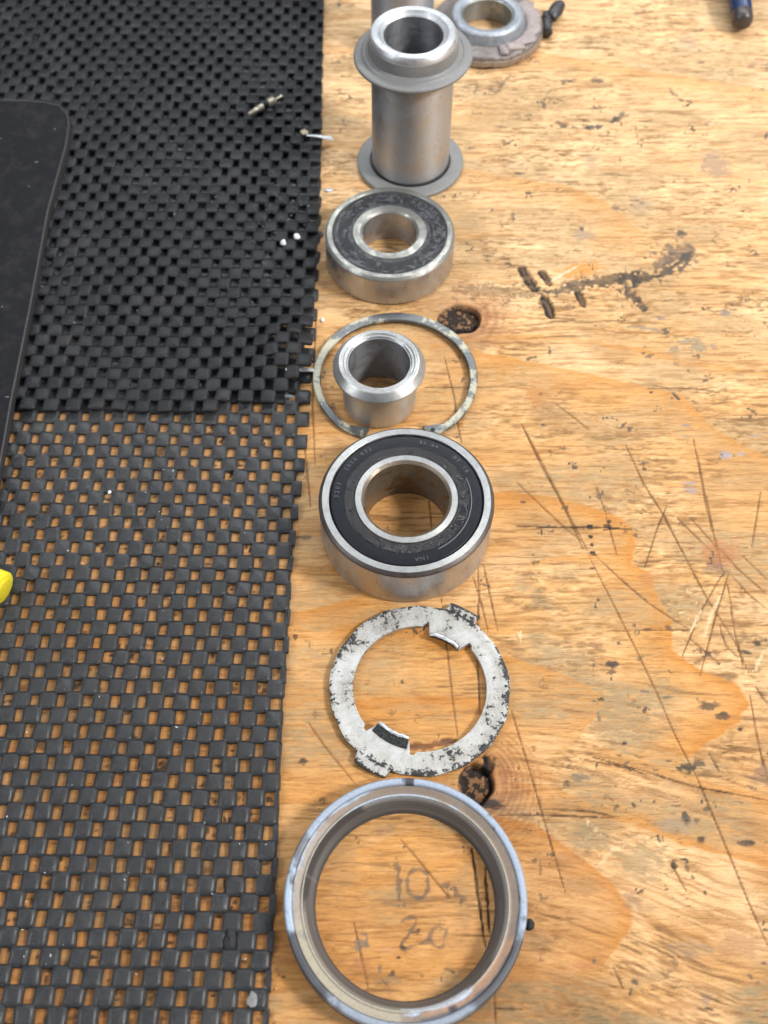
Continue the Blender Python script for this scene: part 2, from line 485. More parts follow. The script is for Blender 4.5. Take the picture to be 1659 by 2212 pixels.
    # brown-grey workshop grime
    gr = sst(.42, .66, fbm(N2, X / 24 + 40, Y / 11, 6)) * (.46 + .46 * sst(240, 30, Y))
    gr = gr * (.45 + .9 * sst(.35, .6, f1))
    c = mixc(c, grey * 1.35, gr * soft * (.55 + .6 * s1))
    def blob(fn, x, y, rx, ry, col, a=1.0, n=.35, rot=0.0):
        nonlocal c
        if max(col) < .13: col = tuple(k * .45 for k in col); a = min(1, a * 1.15)
        px, py = fn(x, y); qx, qy = fn(x + rx, y); ux, uy = fn(x, y - ry)
        RX = abs(qx - px); RY = abs(uy - py)
        dx, dy = X - px, Y - py
        if rot:
            cr, sr = math.cos(rot), math.sin(rot); dx, dy = dx * cr + dy * sr, -dx * sr + dy * cr
        sel = (np.abs(dx) < 3 * RX) & (np.abs(dy) < 3 * RY)
        if not sel.any(): return
        d = np.sqrt((dx[sel] / RX) ** 2 + (dy[sel] / RY) ** 2) + n * 2.6 * (fbm(N5, X[sel] / 1.7, yw[sel] / .8, 4) - .5) * 2
        f = sst(1.15, .55, d) * a * (.65 + .5 * s1[sel])
        f = np.clip(f, 0, 1)
        c[sel] = c[sel] * (1 - f[:, None]) + np.array(col) * f[:, None]
    hgt = np.zeros(X.shape)
    hgt += .10 * (s1 - .5) * soft - .22 * crack + .16 * fine * (.15 + rough_zone)
    def stroke(pts, w, col, a=1.0, depth=0.0, taper=True, rough=.3):
        nonlocal c, hgt
        pp = np.array(pts)
        x0, y0 = pp.min(0) - 3 * w - 1; x1, y1 = pp.max(0) + 3 * w + 1
        sel = np.where((X > x0) & (X < x1) & (Y > y0) & (Y < y1))[0]
        if sel.size == 0: return
        d, s, tt = dist(pts, X[sel], Y[sel])
        ww = w * (np.clip(4 * tt * (1 - tt), 0, 1) ** .35 if taper else 1.0) * (1 + rough * 2 * (N6(X[sel] / 1.1, Y[sel] / 1.1) - .5) * 2) + 1e-3
        f = sst(1.25, .45, d / ww) * a
        f = np.clip(f * (.75 + .5 * N5(X[sel] / 2.3, Y[sel] / 2.3)), 0, 1)
        c[sel] = c[sel] * (1 - f[:, None]) + np.array(col) * f[:, None]
        hgt[sel] -= depth * f

    DB = (.060, .030, .014); RB = (.17, .070, .022); GB = (.045, .042, .042)
    # --- thin knife scratches
    sc = [
        (c5, [(325, 955), (400, 1100), (520, 1330), (690, 1659)]), (c6, [(690, 345), (800, 560), (940, 840), (1060, 1090), (1150, 1300), (1230, 1460)]),
        (c7, [(1190, 0), (1270, 150), (1400, 460), (1560, 850), (1680, 1120)]),
        (c5, [(295, 1270), (430, 1400), (570, 1530), (660, 1600)]), (c6, [(720, 340), (860, 470), (1010, 600), (1240, 750)]),
        (c5, [(890, 1075), (990, 1290), (1100, 1460), (1200, 1659)]), (c6, [(1090, 130), (1200, 330), (1330, 580), (1480, 810), (1560, 990)]),
        (c5, [(1255, 1040), (1290, 1200), (1330, 1420), (1380, 1620)]), (c6, [(1320, 0), (1380, 290), (1410, 430)]),
        (c5, [(1165, 1465), (1260, 1560), (1360, 1659)]), (c5, [(1230, 1460), (1350, 1590), (1400, 1659)]),
        (c6, [(1380, 290), (1500, 420), (1659, 560)]), (c6, [(1460, 450), (1560, 560), (1659, 640)]), (c6, [(1515, 340), (1659, 480)]),
        (c5, [(730, 1300), (785, 1450)]), (c6, [(780, 120), (820, 260), (845, 350)]),
        (c6, [(1115, 70), (1060, 200), (990, 420)]), (c6, [(1410, 450), (1300, 640), (1195, 890)]), (c6, [(1450, 430), (1380, 660), (1290, 1000)]),
        (c6, [(1620, 0), (1570, 310)]), (c6, [(1440, 500), (1480, 760), (1530, 960)]),
        (c6, [(1560, 1100), (1600, 1330), (1640, 1480)]), (c7, [(1610, 0), (1659, 180)]),
        (c6, [(120, 390), (155, 550), (200, 755)]), (c6, [(65, 460), (110, 600), (150, 770)]), (c6, [(90, 400), (100, 560), (92, 690)]),
        (c6, [(270, 1170), (330, 1370), (365, 1493)]), (c7, [(335, 0), (420, 290), (480, 500), (565, 785)]),
        (c3, [(890, 160), (925, 460), (950, 700), (980, 920)]), (c3, [(1085, 190), (1090, 560), (1100, 800)]),
        (c2, [(905, 430), (960, 650), (975, 780), (1000, 900)]), (c2, [(825, 1200), (840, 1370)]),
        (c2, [(1320, 790), (1420, 1000), (1560, 1260), (1659, 1480)]),
        (c2, [(215, 160), (195, 700), (208, 1020)]), (c2, [(150, 900), (185, 1250)]),
        (cp, [(340, 100), (480, 260), (650, 470), (800, 650), (890, 760)]),
        (cp, [(1110, 170), (1150, 450), (1190, 760), (1265, 1280)]), (cp, [(1262, 400), (1285, 800), (1310, 1150)]),
        (cb, [(500, 940), (540, 1130), (580, 1310)]), (c7, [(1335, 20), (1400, 140)]),
        (c5, [(495, 840), (600, 920), (690, 990)]), (c7, [(1120, 600), (1165, 680), (1222, 785)]),
        (c7, [(180, 1320), (188, 1493)]), (c6, [(1390, 700), (1430, 830), (1500, 900)]),
        (c3, [(170, 830), (260, 960), (430, 1170)]), (c7, [(820, 1180), (880, 1310)]),
        (c6, [(1590, 1050), (1659, 1150)]), (c6, [(1230, 790), (1400, 930)]),
    ]
    for fn, pts in sc:
        q = pl(fn, pts)
        w = .36 if q[0][1] < 200 else .42
        stroke(q, w, RB if random.random() < .35 else (.13, .060, .024), .75, .22, True, .10)
    # wider black lines inside the near ring
    stroke(pl(cp, [(1110, 170), (1150, 450), (1190, 760), (1265, 1280)]), .42, DB, 1, .4)
    stroke(pl(cp, [(1262, 400), (1285, 800), (1310, 1150)]), .45, DB, 1, .4)
    # horizontal cracks along the grain
    for fn, pts in [(c5, [(300, 1515), (520, 1520), (760, 1525)]), (c6, [(420, 195), (700, 190), (960, 205)]), (c7, [(440, 330), (700, 345), (850, 378)]),
                    (c7, [(700, 50), (1000, 130), (1250, 210), (1659, 285)]), (c7, [(640, 60), (900, 110), (1010, 150)]), (c7, [(180, 1408), (330, 1415)]),
                    (c7, [(200, 365), (450, 365), (830, 380)]), (c2, [(800, 600), (1120, 598)]), (c3, [(560, 280), (700, 262), (860, 262)]),
                    (c5, [(1000, 770), (1250, 770), (1400, 790)]), (c6, [(760, 210), (830, 200), (960, 205)]), (c6, [(900, 745), (1250, 750)])]:
        stroke(pl(fn, pts), .36, DB, .75, .15)
    # torn splinters, pale lines
    for fn, pts in [(c6, [(1410, 540), (1340, 700), (1310, 800)]), (c6, [(1300, 640), (1240, 760)]), (c6, [(1640, 850), (1600, 940), (1580, 980)]),
                    (c7, [(740, 430), (640, 530)]), (c7, [(745, 640), (800, 570), (900, 520)]), (c6, [(320, 760), (325, 820)]), (c3, [(1300, 340), (1322, 385)])]:
        stroke(pl(fn, pts), .5, (.78, .60, .38), .60, -.12, True, .6)
    # --- gouges and black smears round the first knot
    for pts, w in (([(320, 105), (350, 160), (405, 245)], 1.55), ([(425, 130), (450, 160), (485, 215)], 1.15), ([(440, 265), (465, 320), (492, 392)], 1.35), ([(625, 240), (640, 270), (668, 330)], 1.15)):
        stroke(pl(c5, pts), w * 1.5, (.022, .018, .018), 1.0, 1.1, True, .14)
        stroke([(p[0] + .5, p[1]) for p in pl(c5, pts)], .5, (.14, .09, .06), .8, 0, True, .6)
    stroke(pl(c5, [(390, 240), (520, 250), (640, 205), (760, 200), (860, 175), (1060, 165), (1180, 90), (1250, 30)]), 2.8, (.032, .030, .030), .74, .1, True, .5)
    stroke(pl(c5, [(1050, 120), (1150, 60), (1260, 10)]), 6.5, (.075, .070, .072), .66, 0, True, .55)
    stroke(pl(c5, [(-50, 240), (120, 240), (400, 265)]), 2.4, (.14, .10, .06), .55, .05, True, .8)
    stroke(pl(c5, [(890, 190), (900, 240), (1000, 350)]), 2.4, GB, .8, .5, True, .6)
    stroke(pl(c5, [(850, 180), (930, 175), (960, 220)]), 2.6, GB, .8, .2, True, .5)
    blob(c5, 650, 130, 130, 40, (.62, .27, .06), .85, .3, .25)
    stroke(pl(c5, [(480, 195), (560, 150), (640, 105)]), .6, (.80, .58, .45), .9, 0)
    blob(c5, 1290, 540, 90, 40, (.26, .23, .17), .75, .6)
    blob(c5, 1110, 470, 26, 30, (.10, .10, .10), .8, .5); blob(c5, 1150, 560, 30, 40, (.2, .18, .14), .6, .6)
    stroke(pl(c5, [(890, 440), (1000, 445), (1110, 465)]), .8, (.2, .18, .16), .6)
    # --- first knot
    def knot(cx, cy, R, asp, seed):
        nonlocal c, hgt
        dx, dy = X - cx, (Y - cy) / asp
        sel = np.where((np.abs(dx) < R * 5) & (np.abs(dy) < R * 4))[0]
        dx, dy = dx[sel], dy[sel]
        ang = np.arctan2(dy, dx)
        rr = np.sqrt(dx * dx + dy * dy) * (1 + .16 * (fbm(N1, np.cos(ang) * 1.7 + seed, np.sin(ang) * 1.7, 3) - .5) * 2)
        halo = sst(3.3, 1.0, rr / R) * (.62 + .38 * np.cos(ang))
        halo = np.clip(halo, 0, 1) * (.75 + .22 * np.sin(rr * 2.0 + 9 * fbm(N2, dx / 5, dy / 5, 3)))
        halo = np.clip(halo, 0, 1)
        c[sel] = c[sel] * (1 - .75 * halo[:, None]) + np.array([.24, .085, .045]) * .75 * halo[:, None]
        core = sst(1.06, .93, rr / R)
        kc = fbm(N3, dx / 1.6 + seed, dy / 1.3, 4)
        colr = np.where((kc > .60)[:, None], np.array([.20, .105, .05]), np.array([.022, .014, .011]))
        rim = sst(.62, .95, rr / R)
        colr = colr * (1 - .85 * (rim * (np.cos(ang) > -.2))[:, None])
        c[sel] = c[sel] * (1 - core[:, None]) + colr * core[:, None]
        hgt[sel] -= core * (.35 + 1.9 * rim * (np.cos(ang) > -.2) + .7 * (1 - kc))
    knot(k1[0] - 1, k1[1], 8.0, .80, 3.0)
    knot(k2[0] - .6, k2[1] - .6, 5.0, 1.15, 8.0)
    for i in range(7):                                    # swirling reddish rings to the right of the near knot
        rr_ = 8.0 + i * 1.25
        pts = [(k2[0] + rr_ * math.cos(math.radians(a)) * (1 + .02 * i), k2[1] + rr_ * 1.15 * math.sin(math.radians(a))) for a in range(-75, 62, 8)]
        stroke(pts, .42, (.25, .10, .05), .55 - .05 * i, .06, True, .6)
    stroke(pl(c3, [(700, 965), (800, 960), (980, 925)]), 1.3, (.13, .05, .03), .85, .4)
    stroke(pl(c3, [(1120, 1010), (1150, 1060), (1120, 1120)]), 1.9, (.012, .010, .010), 1.0, 1.0)
    # --- stains, smudges and flecks of blue paint
    for fn, x, y, rx, ry, col, a in [
        (c4, 1375, 895, 85, 75, (.33, .235, .18), .75), (c4, 1225, 225, 60, 50, (.42, .30, .23), .55), (c4, 1600, 340, 80, 25, (.40, .27, .20), .6),
        (c4, 730, 70, 60, 14, (.45, .30, .18), .6), (c4, 660, 1270, 60, 30, (.30, .24, .20), .6), (c4, 980, 1110, 60, 45, (.28, .22, .17), .5), (c4, 700, 870, 30, 60, (.35, .27, .20), .5),
        (c5, 500, 920, 110, 110, (.30, .18, .09), .55), (c5, 230, 650, 60, 90, (.50, .24, .06), .5), (c5, 400, 800, 50, 80, (.46, .20, .07), .6),
        (c5, 1430, 1130, 34, 26, (.33, .32, .38), .9), (c5, 1520, 1125, 40, 7, (.33, .32, .38), .9), (c5, 1080, 390, 28, 10, (.20, .19, .22), .8), (c5, 1430, 360, 30, 18, (.20, .18, .19), .8),
        (c5, 1240, 1320, 45, 20, (.33, .30, .34), .7), (c5, 1230, 1280, 40, 8, (.33, .30, .34), .6), (c5, 1215, 1030, 26, 10, (.2, .2, .23), .7), (c5, 1215, 968, 22, 8, (.2, .2, .23), .7), (c5, 1580, 1025, 30, 10, (.3, .28, .33), .7),
        (c5, 370, 610, 12, 10, (.07, .07, .08), .9), (c5, 480, 575, 12, 24, (.10, .10, .10), .8), (c5, 430, 803, 12, 8, (.10, .06, .05), .9), (c5, 1030, 790, 18, 8, (.10, .08, .07), .9),
        (c6, 695, 190, 20, 15, (.055, .05, .05), .95), (c6, 795, 190, 24, 15, (.055, .05, .05), .95), (c6, 800, 160, 10, 12, (.08, .07, .06), .8), (c6, 702, 246, 14, 8, (.06, .055, .05), .95),
        (c6, 708, 290, 10, 12, (.06, .055, .05), .95), (c6, 715, 335, 20, 14, (.055, .05, .05), .95), (c6, 715, 412, 16, 6, (.07, .06, .06), .8),
        (c6, 810, 932, 42, 22, (.085, .08, .085), .9), (c6, 850, 820, 14, 12, (.12, .11, .11), .8), (c6, 735, 830, 40, 18, (.22, .10, .05), .6), (c6, 560, 800, 20, 16, (.25, .18, .10), .6),
        (c6, 990, 1080, 34, 10, (.13, .12, .12), .8), (c6, 1110, 1112, 24, 8, (.13, .12, .12), .8), (c6, 1350, 1160, 60, 22, (.10, .095, .09), .75), (c6, 1415, 1210, 45, 20, (.10, .095, .09), .75),
        (c6, 1505, 1280, 20, 18, (.07, .065, .065), .9), (c6, 880, 1362, 20, 12, (.08, .08, .085), .9), (c6, 745, 1220, 12, 30, (.13, .12, .11), .8), (c6, 760, 1120, 18, 10, (.10, .09, .09), .8),
        (c6, 1600, 820, 20, 20, (.09, .085, .07), .9), (c6, 1400, 330, 110, 80, (.42, .16, .07), .55), (c6, 1370, 410, 55, 30, (.20, .12, .11), .6), (c6, 1120, 730, 20, 16, (.11, .10, .09), .7),
        (c6, 1040, 455, 60, 40, (.42, .20, .10), .5), (c6, 330, 490, 60, 60, (.28, .22, .14), .45), (c6, 440, 580, 70, 60, (.30, .24, .15), .4),
        (c7, 165, 310, 62, 30, (.085, .08, .085), .95), (c7, 75, 290, 40, 20, (.16, .14, .13), .8), (c7, 1215, 110, 60, 34, (.11, .10, .085), .8), (c7, 1290, 85, 40, 20, (.12, .11, .09), .7), (c7, 1620, 140, 60, 60, (.20, .13, .10), .7),
        (c7, 650, 160, 60, 26, (.15, .14, .12), .7), (c7, 575, 200, 22, 18, (.10, .10, .10), .7), (c7, 1215, 390, 22, 42, (.06, .055, .04), .9), (c7, 1150, 420, 120, 50, (.26, .24, .20), .5), (c7, 1295, 500, 24, 22, (.10, .09, .09), .8), (c7, 1540, 515, 44, 18, (.10, .09, .09), .8),
        (c7, 700, 500, 110, 80, (.30, .25, .16), .6), (c7, 970, 620, 160, 100, (.28, .22, .13), .62), (c7, 1150, 630, 20, 26, (.09, .07, .04), .9), (c7, 1320, 780, 12, 16, (.08, .07, .05), .9),
        (c7, 560, 600, 120, 60, (.38, .21, .10), .5), (c7, 640, 760, 110, 70, (.30, .21, .12), .4), (c7, 430, 640, 10, 50, (.16, .09, .05), .6), (c7, 930, 830, 55, 45, (.32, .22, .17), .55),
        (c7, 720, 1150, 14, 20, (.10, .10, .13), .9), (c7, 1500, 1070, 160, 80, (.42, .23, .13), .55), (c7, 1150, 1400, 160, 50, (.48, .25, .12), .5), (c7, 420, 1050, 110, 50, (.28, .20, .12), .45),
        (c7, 1230, 1090, 130, 50, (.33, .26, .18), .5), (c7, 650, 1170, 70, 20, (.55, .26, .13), .6), (c7, 1640, 1165, 18, 10, (.10, .10, .13), .9), (c7, 1330, 1360, 40, 30, (.25, .20, .19), .5),
        (cb, 225, 75, 34, 18, (.085, .08, .085), .95), (cb, 540, 1060, 44, 50, (.16, .15, .15), .7), (cb, 570, 1040, 14, 36, (.15, .14, .14), .7), (cb, 530, 1180, 90, 50, (.42, .19, .10), .5), (cb, 700, 1090, 60, 22, (.58, .32, .17), .6),
        (cb, 745, 1135, 16, 10, (.08, .08, .08), .9), (cb, 640, 1190, 14, 22, (.12, .12, .13), .8), (cb, 670, 440, 70, 30, (.30, .20, .12), .55), (cb, 1100, 800, 70, 180, (.34, .25, .14), .45), (cb, 1060, 1250, 110, 70, (.36, .27, .15), .4),
        (cb, 420, 650, 100, 180, (.34, .22, .12), .4), (cb, 700, 1260, 80, 20, (.22, .17, .11), .6), (cb, 1165, 740, 14, 90, (.22, .17, .09), .6), (cb, 120, 1235, 18, 12, (.10, .07, .05), .7), (cb, 55, 500, 18, 50, (.25, .18, .10), .5),
        (c3, 210, 790, 14, 24, (.18, .13, .09), .7), (c2, 1000, 800, 14, 34, (.40, .17, .04), .8), (c2, 1420, 640, 90, 60, (.45, .22, .08), .5), (c2, 560, 1330, 60, 40, (.50, .24, .07), .5), (c2, 640, 1370, 50, 30, (.55, .28, .08), .5),
    ]:
        blob(fn, x, y, rx, ry, col, a)
    # worn round imprint and pen marks at the far side
    def arc(fn, cx, cy, rx, ry, a0, a1): return [fn(cx + rx * math.cos(math.radians(a)), cy - ry * math.sin(math.radians(a))) for a in np.linspace(a0, a1, 9)]
    for a0, a1, w, aa in ((100, 125, 1.1, .75), (62, 84, 1.1, .75), (165, 195, .9, .85), (225, 262, .9, .7), (268, 300, 1.3, .85), (308, 340, 1.3, .9), (140, 160, .6, .4)):
        stroke(arc(c4, 668, 560, 222, 132, a0, a1), w, (.085, .075, .07), aa, .1, True, .7)
    for fn, pts, w, a in [(c4, [(150, 480), (190, 500), (225, 450), (270, 405)], .9, .6), (c4, [(75, 510), (90, 450)], .8, .6), (c4, [(0, 470), (60, 460)], .7, .4), (c4, [(320, 320), (350, 265)], 1.6, .55),
                          (c4, [(935, 80), (960, 68), (1000, 52)], 1.0, .5), (c4, [(1120, 470), (1150, 510), (1200, 550)], .9, .7), (c4, [(860, 850), (855, 870)], 1.0, .6), (c4, [(640, 1228), (665, 1228)], 1.3, .9),
                          (c4, [(1175, 1240), (1190, 1270), (1225, 1262)], 1.2, .8), (c4, [(280, 1140), (285, 1200)], .8, .6), (c4, [(175, 1120), (155, 1148)], .7, .6), (c4, [(30, 1305), (50, 1325)], .8, .5),
                          (c4, [(1640, 730), (1659, 735)], 2.0, .9), (c4, [(810, 1120), (860, 1128)], .9, .6), (P, [(732, -2), (732, 16)], .9, .8), (c2, [(105, 1408), (190, 1408)], .5, .9)]:
        stroke(pl(fn, pts), w, (.10, .085, .075), a, .05, True, .6)
    # pencilled figures inside the near ring
    PEN = (.105, .095, .090)
    stroke(pl(cp, [(300, 385), (320, 470), (330, 560), (335, 700), (345, 820)]), .72, PEN, .62, 0, False, .55)
    stroke(pl(cp, [(320, 820), (385, 825)]), .5, PEN, .55, 0, False, .5)
    stroke([cp(530 + 118 * math.cos(a), 585 - 158 * math.sin(a)) for a in np.linspace(1.2, 7.3, 26)], .52, PEN, .62, 0, False, .5)
    stroke(pl(cp, [(810, 610), (845, 600), (860, 720)]), .7, PEN, .45, 0, False, .6)
    stroke(pl(cp, [(840, 640), (880, 600), (915, 625), (935, 700)]), .6, PEN, .45, 0, False, .6)
    stroke(pl(cp, [(940, 650), (985, 720), (1015, 740)]), .7, PEN, .45, 0, False, .6)
    stroke(pl(cp, [(350, 1000), (400, 965), (470, 950), (515, 975), (490, 1050), (430, 1140), (380, 1200), (350, 1260), (390, 1290), (470, 1260), (560, 1235), (660, 1190)]), .52, PEN, .60, 0, False, .5)
    stroke([cp(760 + 92 * math.cos(a), 1165 - 105 * math.sin(a)) for a in np.linspace(.7, 5.2, 20)], .5, PEN, .55, 0, False, .5)
    stroke(pl(cp, [(770, 1085), (845, 1075), (850, 1120), (800, 1190)]), .5, PEN, .4, 0, False, .6)
    blob(cp, 375, 1275, 45, 30, PEN, .7)
    # many small dents and specks
    rs = np.random.RandomState(5)
    for i in range(420):
        sx_, sy_ = rs.uniform(-26, 175), rs.uniform(22, 430)
        L = rs.uniform(.3, 2.6) * (1 + sy_ / 300); a = rs.normal(0, .35) if rs.rand() < .75 else rs.uniform(0, 3.1)
        stroke([(sx_, sy_), (sx_ + L * math.cos(a), sy_ + L * math.sin(a))], rs.uniform(.20, .55), (.10, .075, .055), rs.uniform(.4, .95), .1, True, .8)
    for i in range(420):                                    # oily dots below the open mat
        sx_, sy_ = rs.uniform(-120, -28), rs.uniform(22, 210)
        stroke([(sx_, sy_), (sx_ + rs.uniform(-1, 1), sy_ + rs.uniform(-.8, .8))], rs.uniform(.3, .9), (.045, .028, .018), rs.uniform(.4, .95), 0, False, .9)
    near_shade = sst(150, 20, Y) * (.35 + .65 * sst(.35, .65, fbm(N4, X / 40 + 5, Y / 25 + 5, 3)))  # near wood darkened in its colour for shade cast from behind the camera
    c *= 1 - near_shade[:, None] * np.array([.22, .32, .42])
    c[:, :] = np.clip(c, .008, .9)
    # darker, browner tone of the wood under the mat
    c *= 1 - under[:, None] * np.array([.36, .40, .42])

    V = np.stack([X * S, Y * S, hgt * S], 1).astype(np.float32)
    ny, nx = shp
    idx = np.arange(nx * ny).reshape(shp)
    a = idx[:-1, :-1].ravel(); b = idx[:-1, 1:].ravel(); d_ = idx[1:, 1:].ravel(); e_ = idx[1:, :-1].ravel()
    L = np.stack([a, b, d_, e_], 1).ravel().astype(np.int32)
    me = bpy.data.meshes.new("workbench_top")
    me.vertices.add(V.shape[0]); me.vertices.foreach_set("co", V.ravel())
    nf = L.size // 4
    me.loops.add(L.size); me.loops.foreach_set("vertex_index", L)
    me.polygons.add(nf)
    me.polygons.foreach_set("loop_start", np.arange(0, L.size, 4, dtype=np.int32))
    me.polygons.foreach_set("use_smooth", np.ones(nf, dtype=bool))
    me.update(calc_edges=True)
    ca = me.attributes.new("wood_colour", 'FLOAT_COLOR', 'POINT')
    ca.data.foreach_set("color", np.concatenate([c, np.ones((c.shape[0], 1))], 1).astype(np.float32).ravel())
    me.materials.append(M_WOOD)
    o = bpy.data.objects.new("workbench_top", me)
    COL.objects.link(o)
    tag(o, kind="structure")
    return o
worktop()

# ------------------------------------------------------------------ woven rubber mats
PX, PY = 7.66, 4.56                    # pitch across, pitch of the rows
def pad_mesh(name, w, l, th, seed, cutx=1.0, cutx0=0.0, flat=0.0):
    rs = random.Random(seed)
    n = 12
    V, Fc = [], []
    skew = .10
    ring_def = [(.95, 0.0), (1.0, .40), (.955, .82), (.55, 1.0)]
    for s_, zz in ring_def:
        for k in range(n):
            a = 2 * math.pi * (k + .5) / n
            ca, sa = math.cos(a), math.sin(a)
            ex = .25
            x = abs(ca) ** ex * math.copysign(1, ca) * w / 2 * s_
            y = abs(sa) ** ex * math.copysign(1, sa) * l / 2 * s_
            x += rs.uniform(-.10, .10); y += rs.uniform(-.08, .08)
            x += skew * y * .5
            x = min(x, w / 2 * (2 * cutx - 1)) ; x = max(x, -w / 2 * (1 - 2 * cutx0))
            # the far end dives under the next row, the near end rides over it
            z = th * (zz - .03 * (y / l) * 2 * (1 if flat else -4) - ((.72 - .50 * flat) * max(0, 2 * x / w - .38) if zz > .3 else 0)) + rs.uniform(-.05, .05) * (zz < .99)
            V.append((x, y, max(z, 0.0)))
    for q in range(len(ring_def) - 1):
        for k in range(n):
            k2 = (k + 1) % n
            Fc.append((q * n + k, q * n + k2, (q + 1) * n + k2, (q + 1) * n + k))
    Fc.append(tuple((len(ring_def) - 1) * n + k for k in range(n)))
    return V, Fc

def interp(tab, v):
    for (a, fa), (b, fb) in zip(tab, tab[1:]):
        if v <= b: return fa + (fb - fa) * max(0, (v - a) / (b - a))
    return tab[-1][1]

def row_y(r):
    y = 10.0
    for k in range(int(r)):
        y += 4.56 + .40 * min(1, max(0, (y - 190) / 220))
    return y
def build_mat(name, label, group, x_min, y_min, y_max, z0, zfun, xedge, cutoff, x_off, row_tilt, py, seed, pw):
    rs = random.Random(seed)
    root = empty(name, (x_min + xedge(150)) / 2, (y_min + y_max) / 2, z0)
    tag(root, label, "rubber mat", group)
    variants = []
    MM = M_MAT if seed == 5 else M_MAT2
    for k in range(8):
        V, Fc = pad_mesh("pad", pw, 5.45 - .1 * (seed == 5), 1.45, seed * 100 + k, flat=float(seed == 5))
        me = bpy.data.meshes.new("pad")
        me.from_pydata((np.array(V) * S).tolist(), [], Fc); me.materials.append(MM)
        me.polygons.foreach_set("use_smooth", [True] * len(me.polygons))
        variants.append((me, V, Fc))
    pads = []
    r_first = 0 if y_min < 20 else 33
    nrow = 110
    for r in range(nrow):
        yb = row_y(r + r_first) + (0 if r_first == 0 else -1.4)
        if yb > y_max: break
        k = 0
        x = xedge(yb) + 6 - ((r % 2) * PX / 2) - x_off
        x = x_off - (r % 2) * PX / 2
        while x > x_min:
            xx = x + rs.gauss(0, .10); yy = yb + row_tilt * (x + 30) + rs.gauss(0, .10)
            xe = xedge(yy)
            hw_ = pw / 2
            right = xx + hw_
            frac = 1.0
            if right > xe: frac = (xe - (xx - hw_)) / pw
            x -= PX
            if frac < .22: continue
            if not cutoff(xx, yy): continue
            pads.append((xx, yy, frac))
    # project to see which show largest in view
    def vis(p):
        xx, yy, _ = p
        dep = yy * math.sin(TAU) + (H - z0) * math.cos(TAU)
        u = 829.5 + F * xx / dep; v = 1106 - F * (yy * math.cos(TAU) - (H - z0) * math.sin(TAU)) / dep
        inside = (-20 < u < 1680) and (-20 < v < 2230)
        return (0 if inside else 1, dep)
    pads.sort(key=vis)
    rx, ry, rz = root.location
    BV, BF = [], []
    for i, (xx, yy, fr) in enumerate(pads):
        me, V, Fc = variants[rs.randrange(8)]
        if fr < 1.0:
            V, Fc = pad_mesh("pad", pw, 5.45, 1.45, seed * 100 + i % 8, cutx=max(fr, .2), flat=float(seed == 5))
            if rs.random() < .5: pass
        wb = .028 if seed == 5 else .055
        tx, ty = rs.gauss(0, wb), rs.gauss(0, wb)
        e_ = .6; sy_ = 1 + .09 * min(1, max(0, (yy - 190) / 220))
        z = zfun(xx, yy); gx = (zfun(xx + e_, yy) - z) / e_; gy = (zfun(xx, yy + e_) - z) / e_
        ang = rs.gauss(0, .028)
        if i < 300 and fr >= 1.0:
            o = bpy.data.objects.new("pad", me)
            COL.objects.link(o); o.parent = root
            o.location = (xx * S - rx, yy * S - ry, (z + .1) * S); o.scale = (1, sy_, 1)
            o.rotation_euler = (math.atan(gy) + ty, -math.atan(gx) + tx, ang)
        elif i < 300:
            o = mesh("pad", V, Fc, MM, root, 60)
            o.location = (xx * S - rx, yy * S - ry, (z + .1) * S)
            o.rotation_euler = (math.atan(gy) + ty, -math.atan(gx) + tx, ang)
        else:
            kx = 1.3 if (z0 == 0 and pw < 5.3 and yy > low_end(xx) + 3) else 1.0
            M = Matrix.Translation((xx - rx / S, yy - ry / S, z + .1)) @ Matrix.Diagonal((kx, sy_, 1, 1)) @ Matrix.Rotation(math.atan(gy) + ty, 4, 'X') @ Matrix.Rotation(-math.atan(gx) + tx, 4, 'Y') @ Matrix.Rotation(ang, 4, 'Z')
            b0 = len(BV)
            BV.extend([tuple(M @ Vector(v)) for v in V])
            BF.extend([tuple(q + b0 for q in f) for f in Fc])
    o = mesh("pad_weave", BV, BF, MM, root, 60)
    tag(o, kind="stuff")
    # cords that run through the pads
    CV, CF = [], []
    def cord(pts, rad=.32):
        b0 = len(CV)
        for i_, p in enumerate(pts):
            q = pts[min(i_ + 1, len(pts) - 1)]; p0 = pts[max(i_ - 1, 0)]
            d = (Vector(q) - Vector(p0)).normalized(); s_ = d.cross(Vector((0, 0, 1))).normalized(); u_ = s_.cross(d)
            for k in range(4):
                a = math.pi / 2 * k + .78
                CV.append(tuple(Vector(p) + s_ * math.cos(a) * rad + u_ * math.sin(a) * rad))
        for i_ in range(len(pts) - 1):
            for k in range(4):
                k2 = (k + 1) % 4
                CF.append((b0 + i_ * 4 + k, b0 + i_ * 4 + k2, b0 + i_ * 4 + 4 + k2, b0 + i_ * 4 + 4 + k))
    for j in range(int((xedge(150) - x_min) / (PX / 2))):
        xx = x_off - PX / 4 - j * PX / 2
        pts = []
        yy = y_min
        while yy < y_max:
            if cutoff(xx, yy) and xx < xedge(yy) - .3: pts.append((xx - rx / S, yy - ry / S, zfun(xx, yy) + .5))
            yy += py
        if len(pts) > 2: cord(pts)
    o = mesh("cord_net", CV, CF, M_MAT, root, 60)
    tag(o, kind="stuff")
    return root

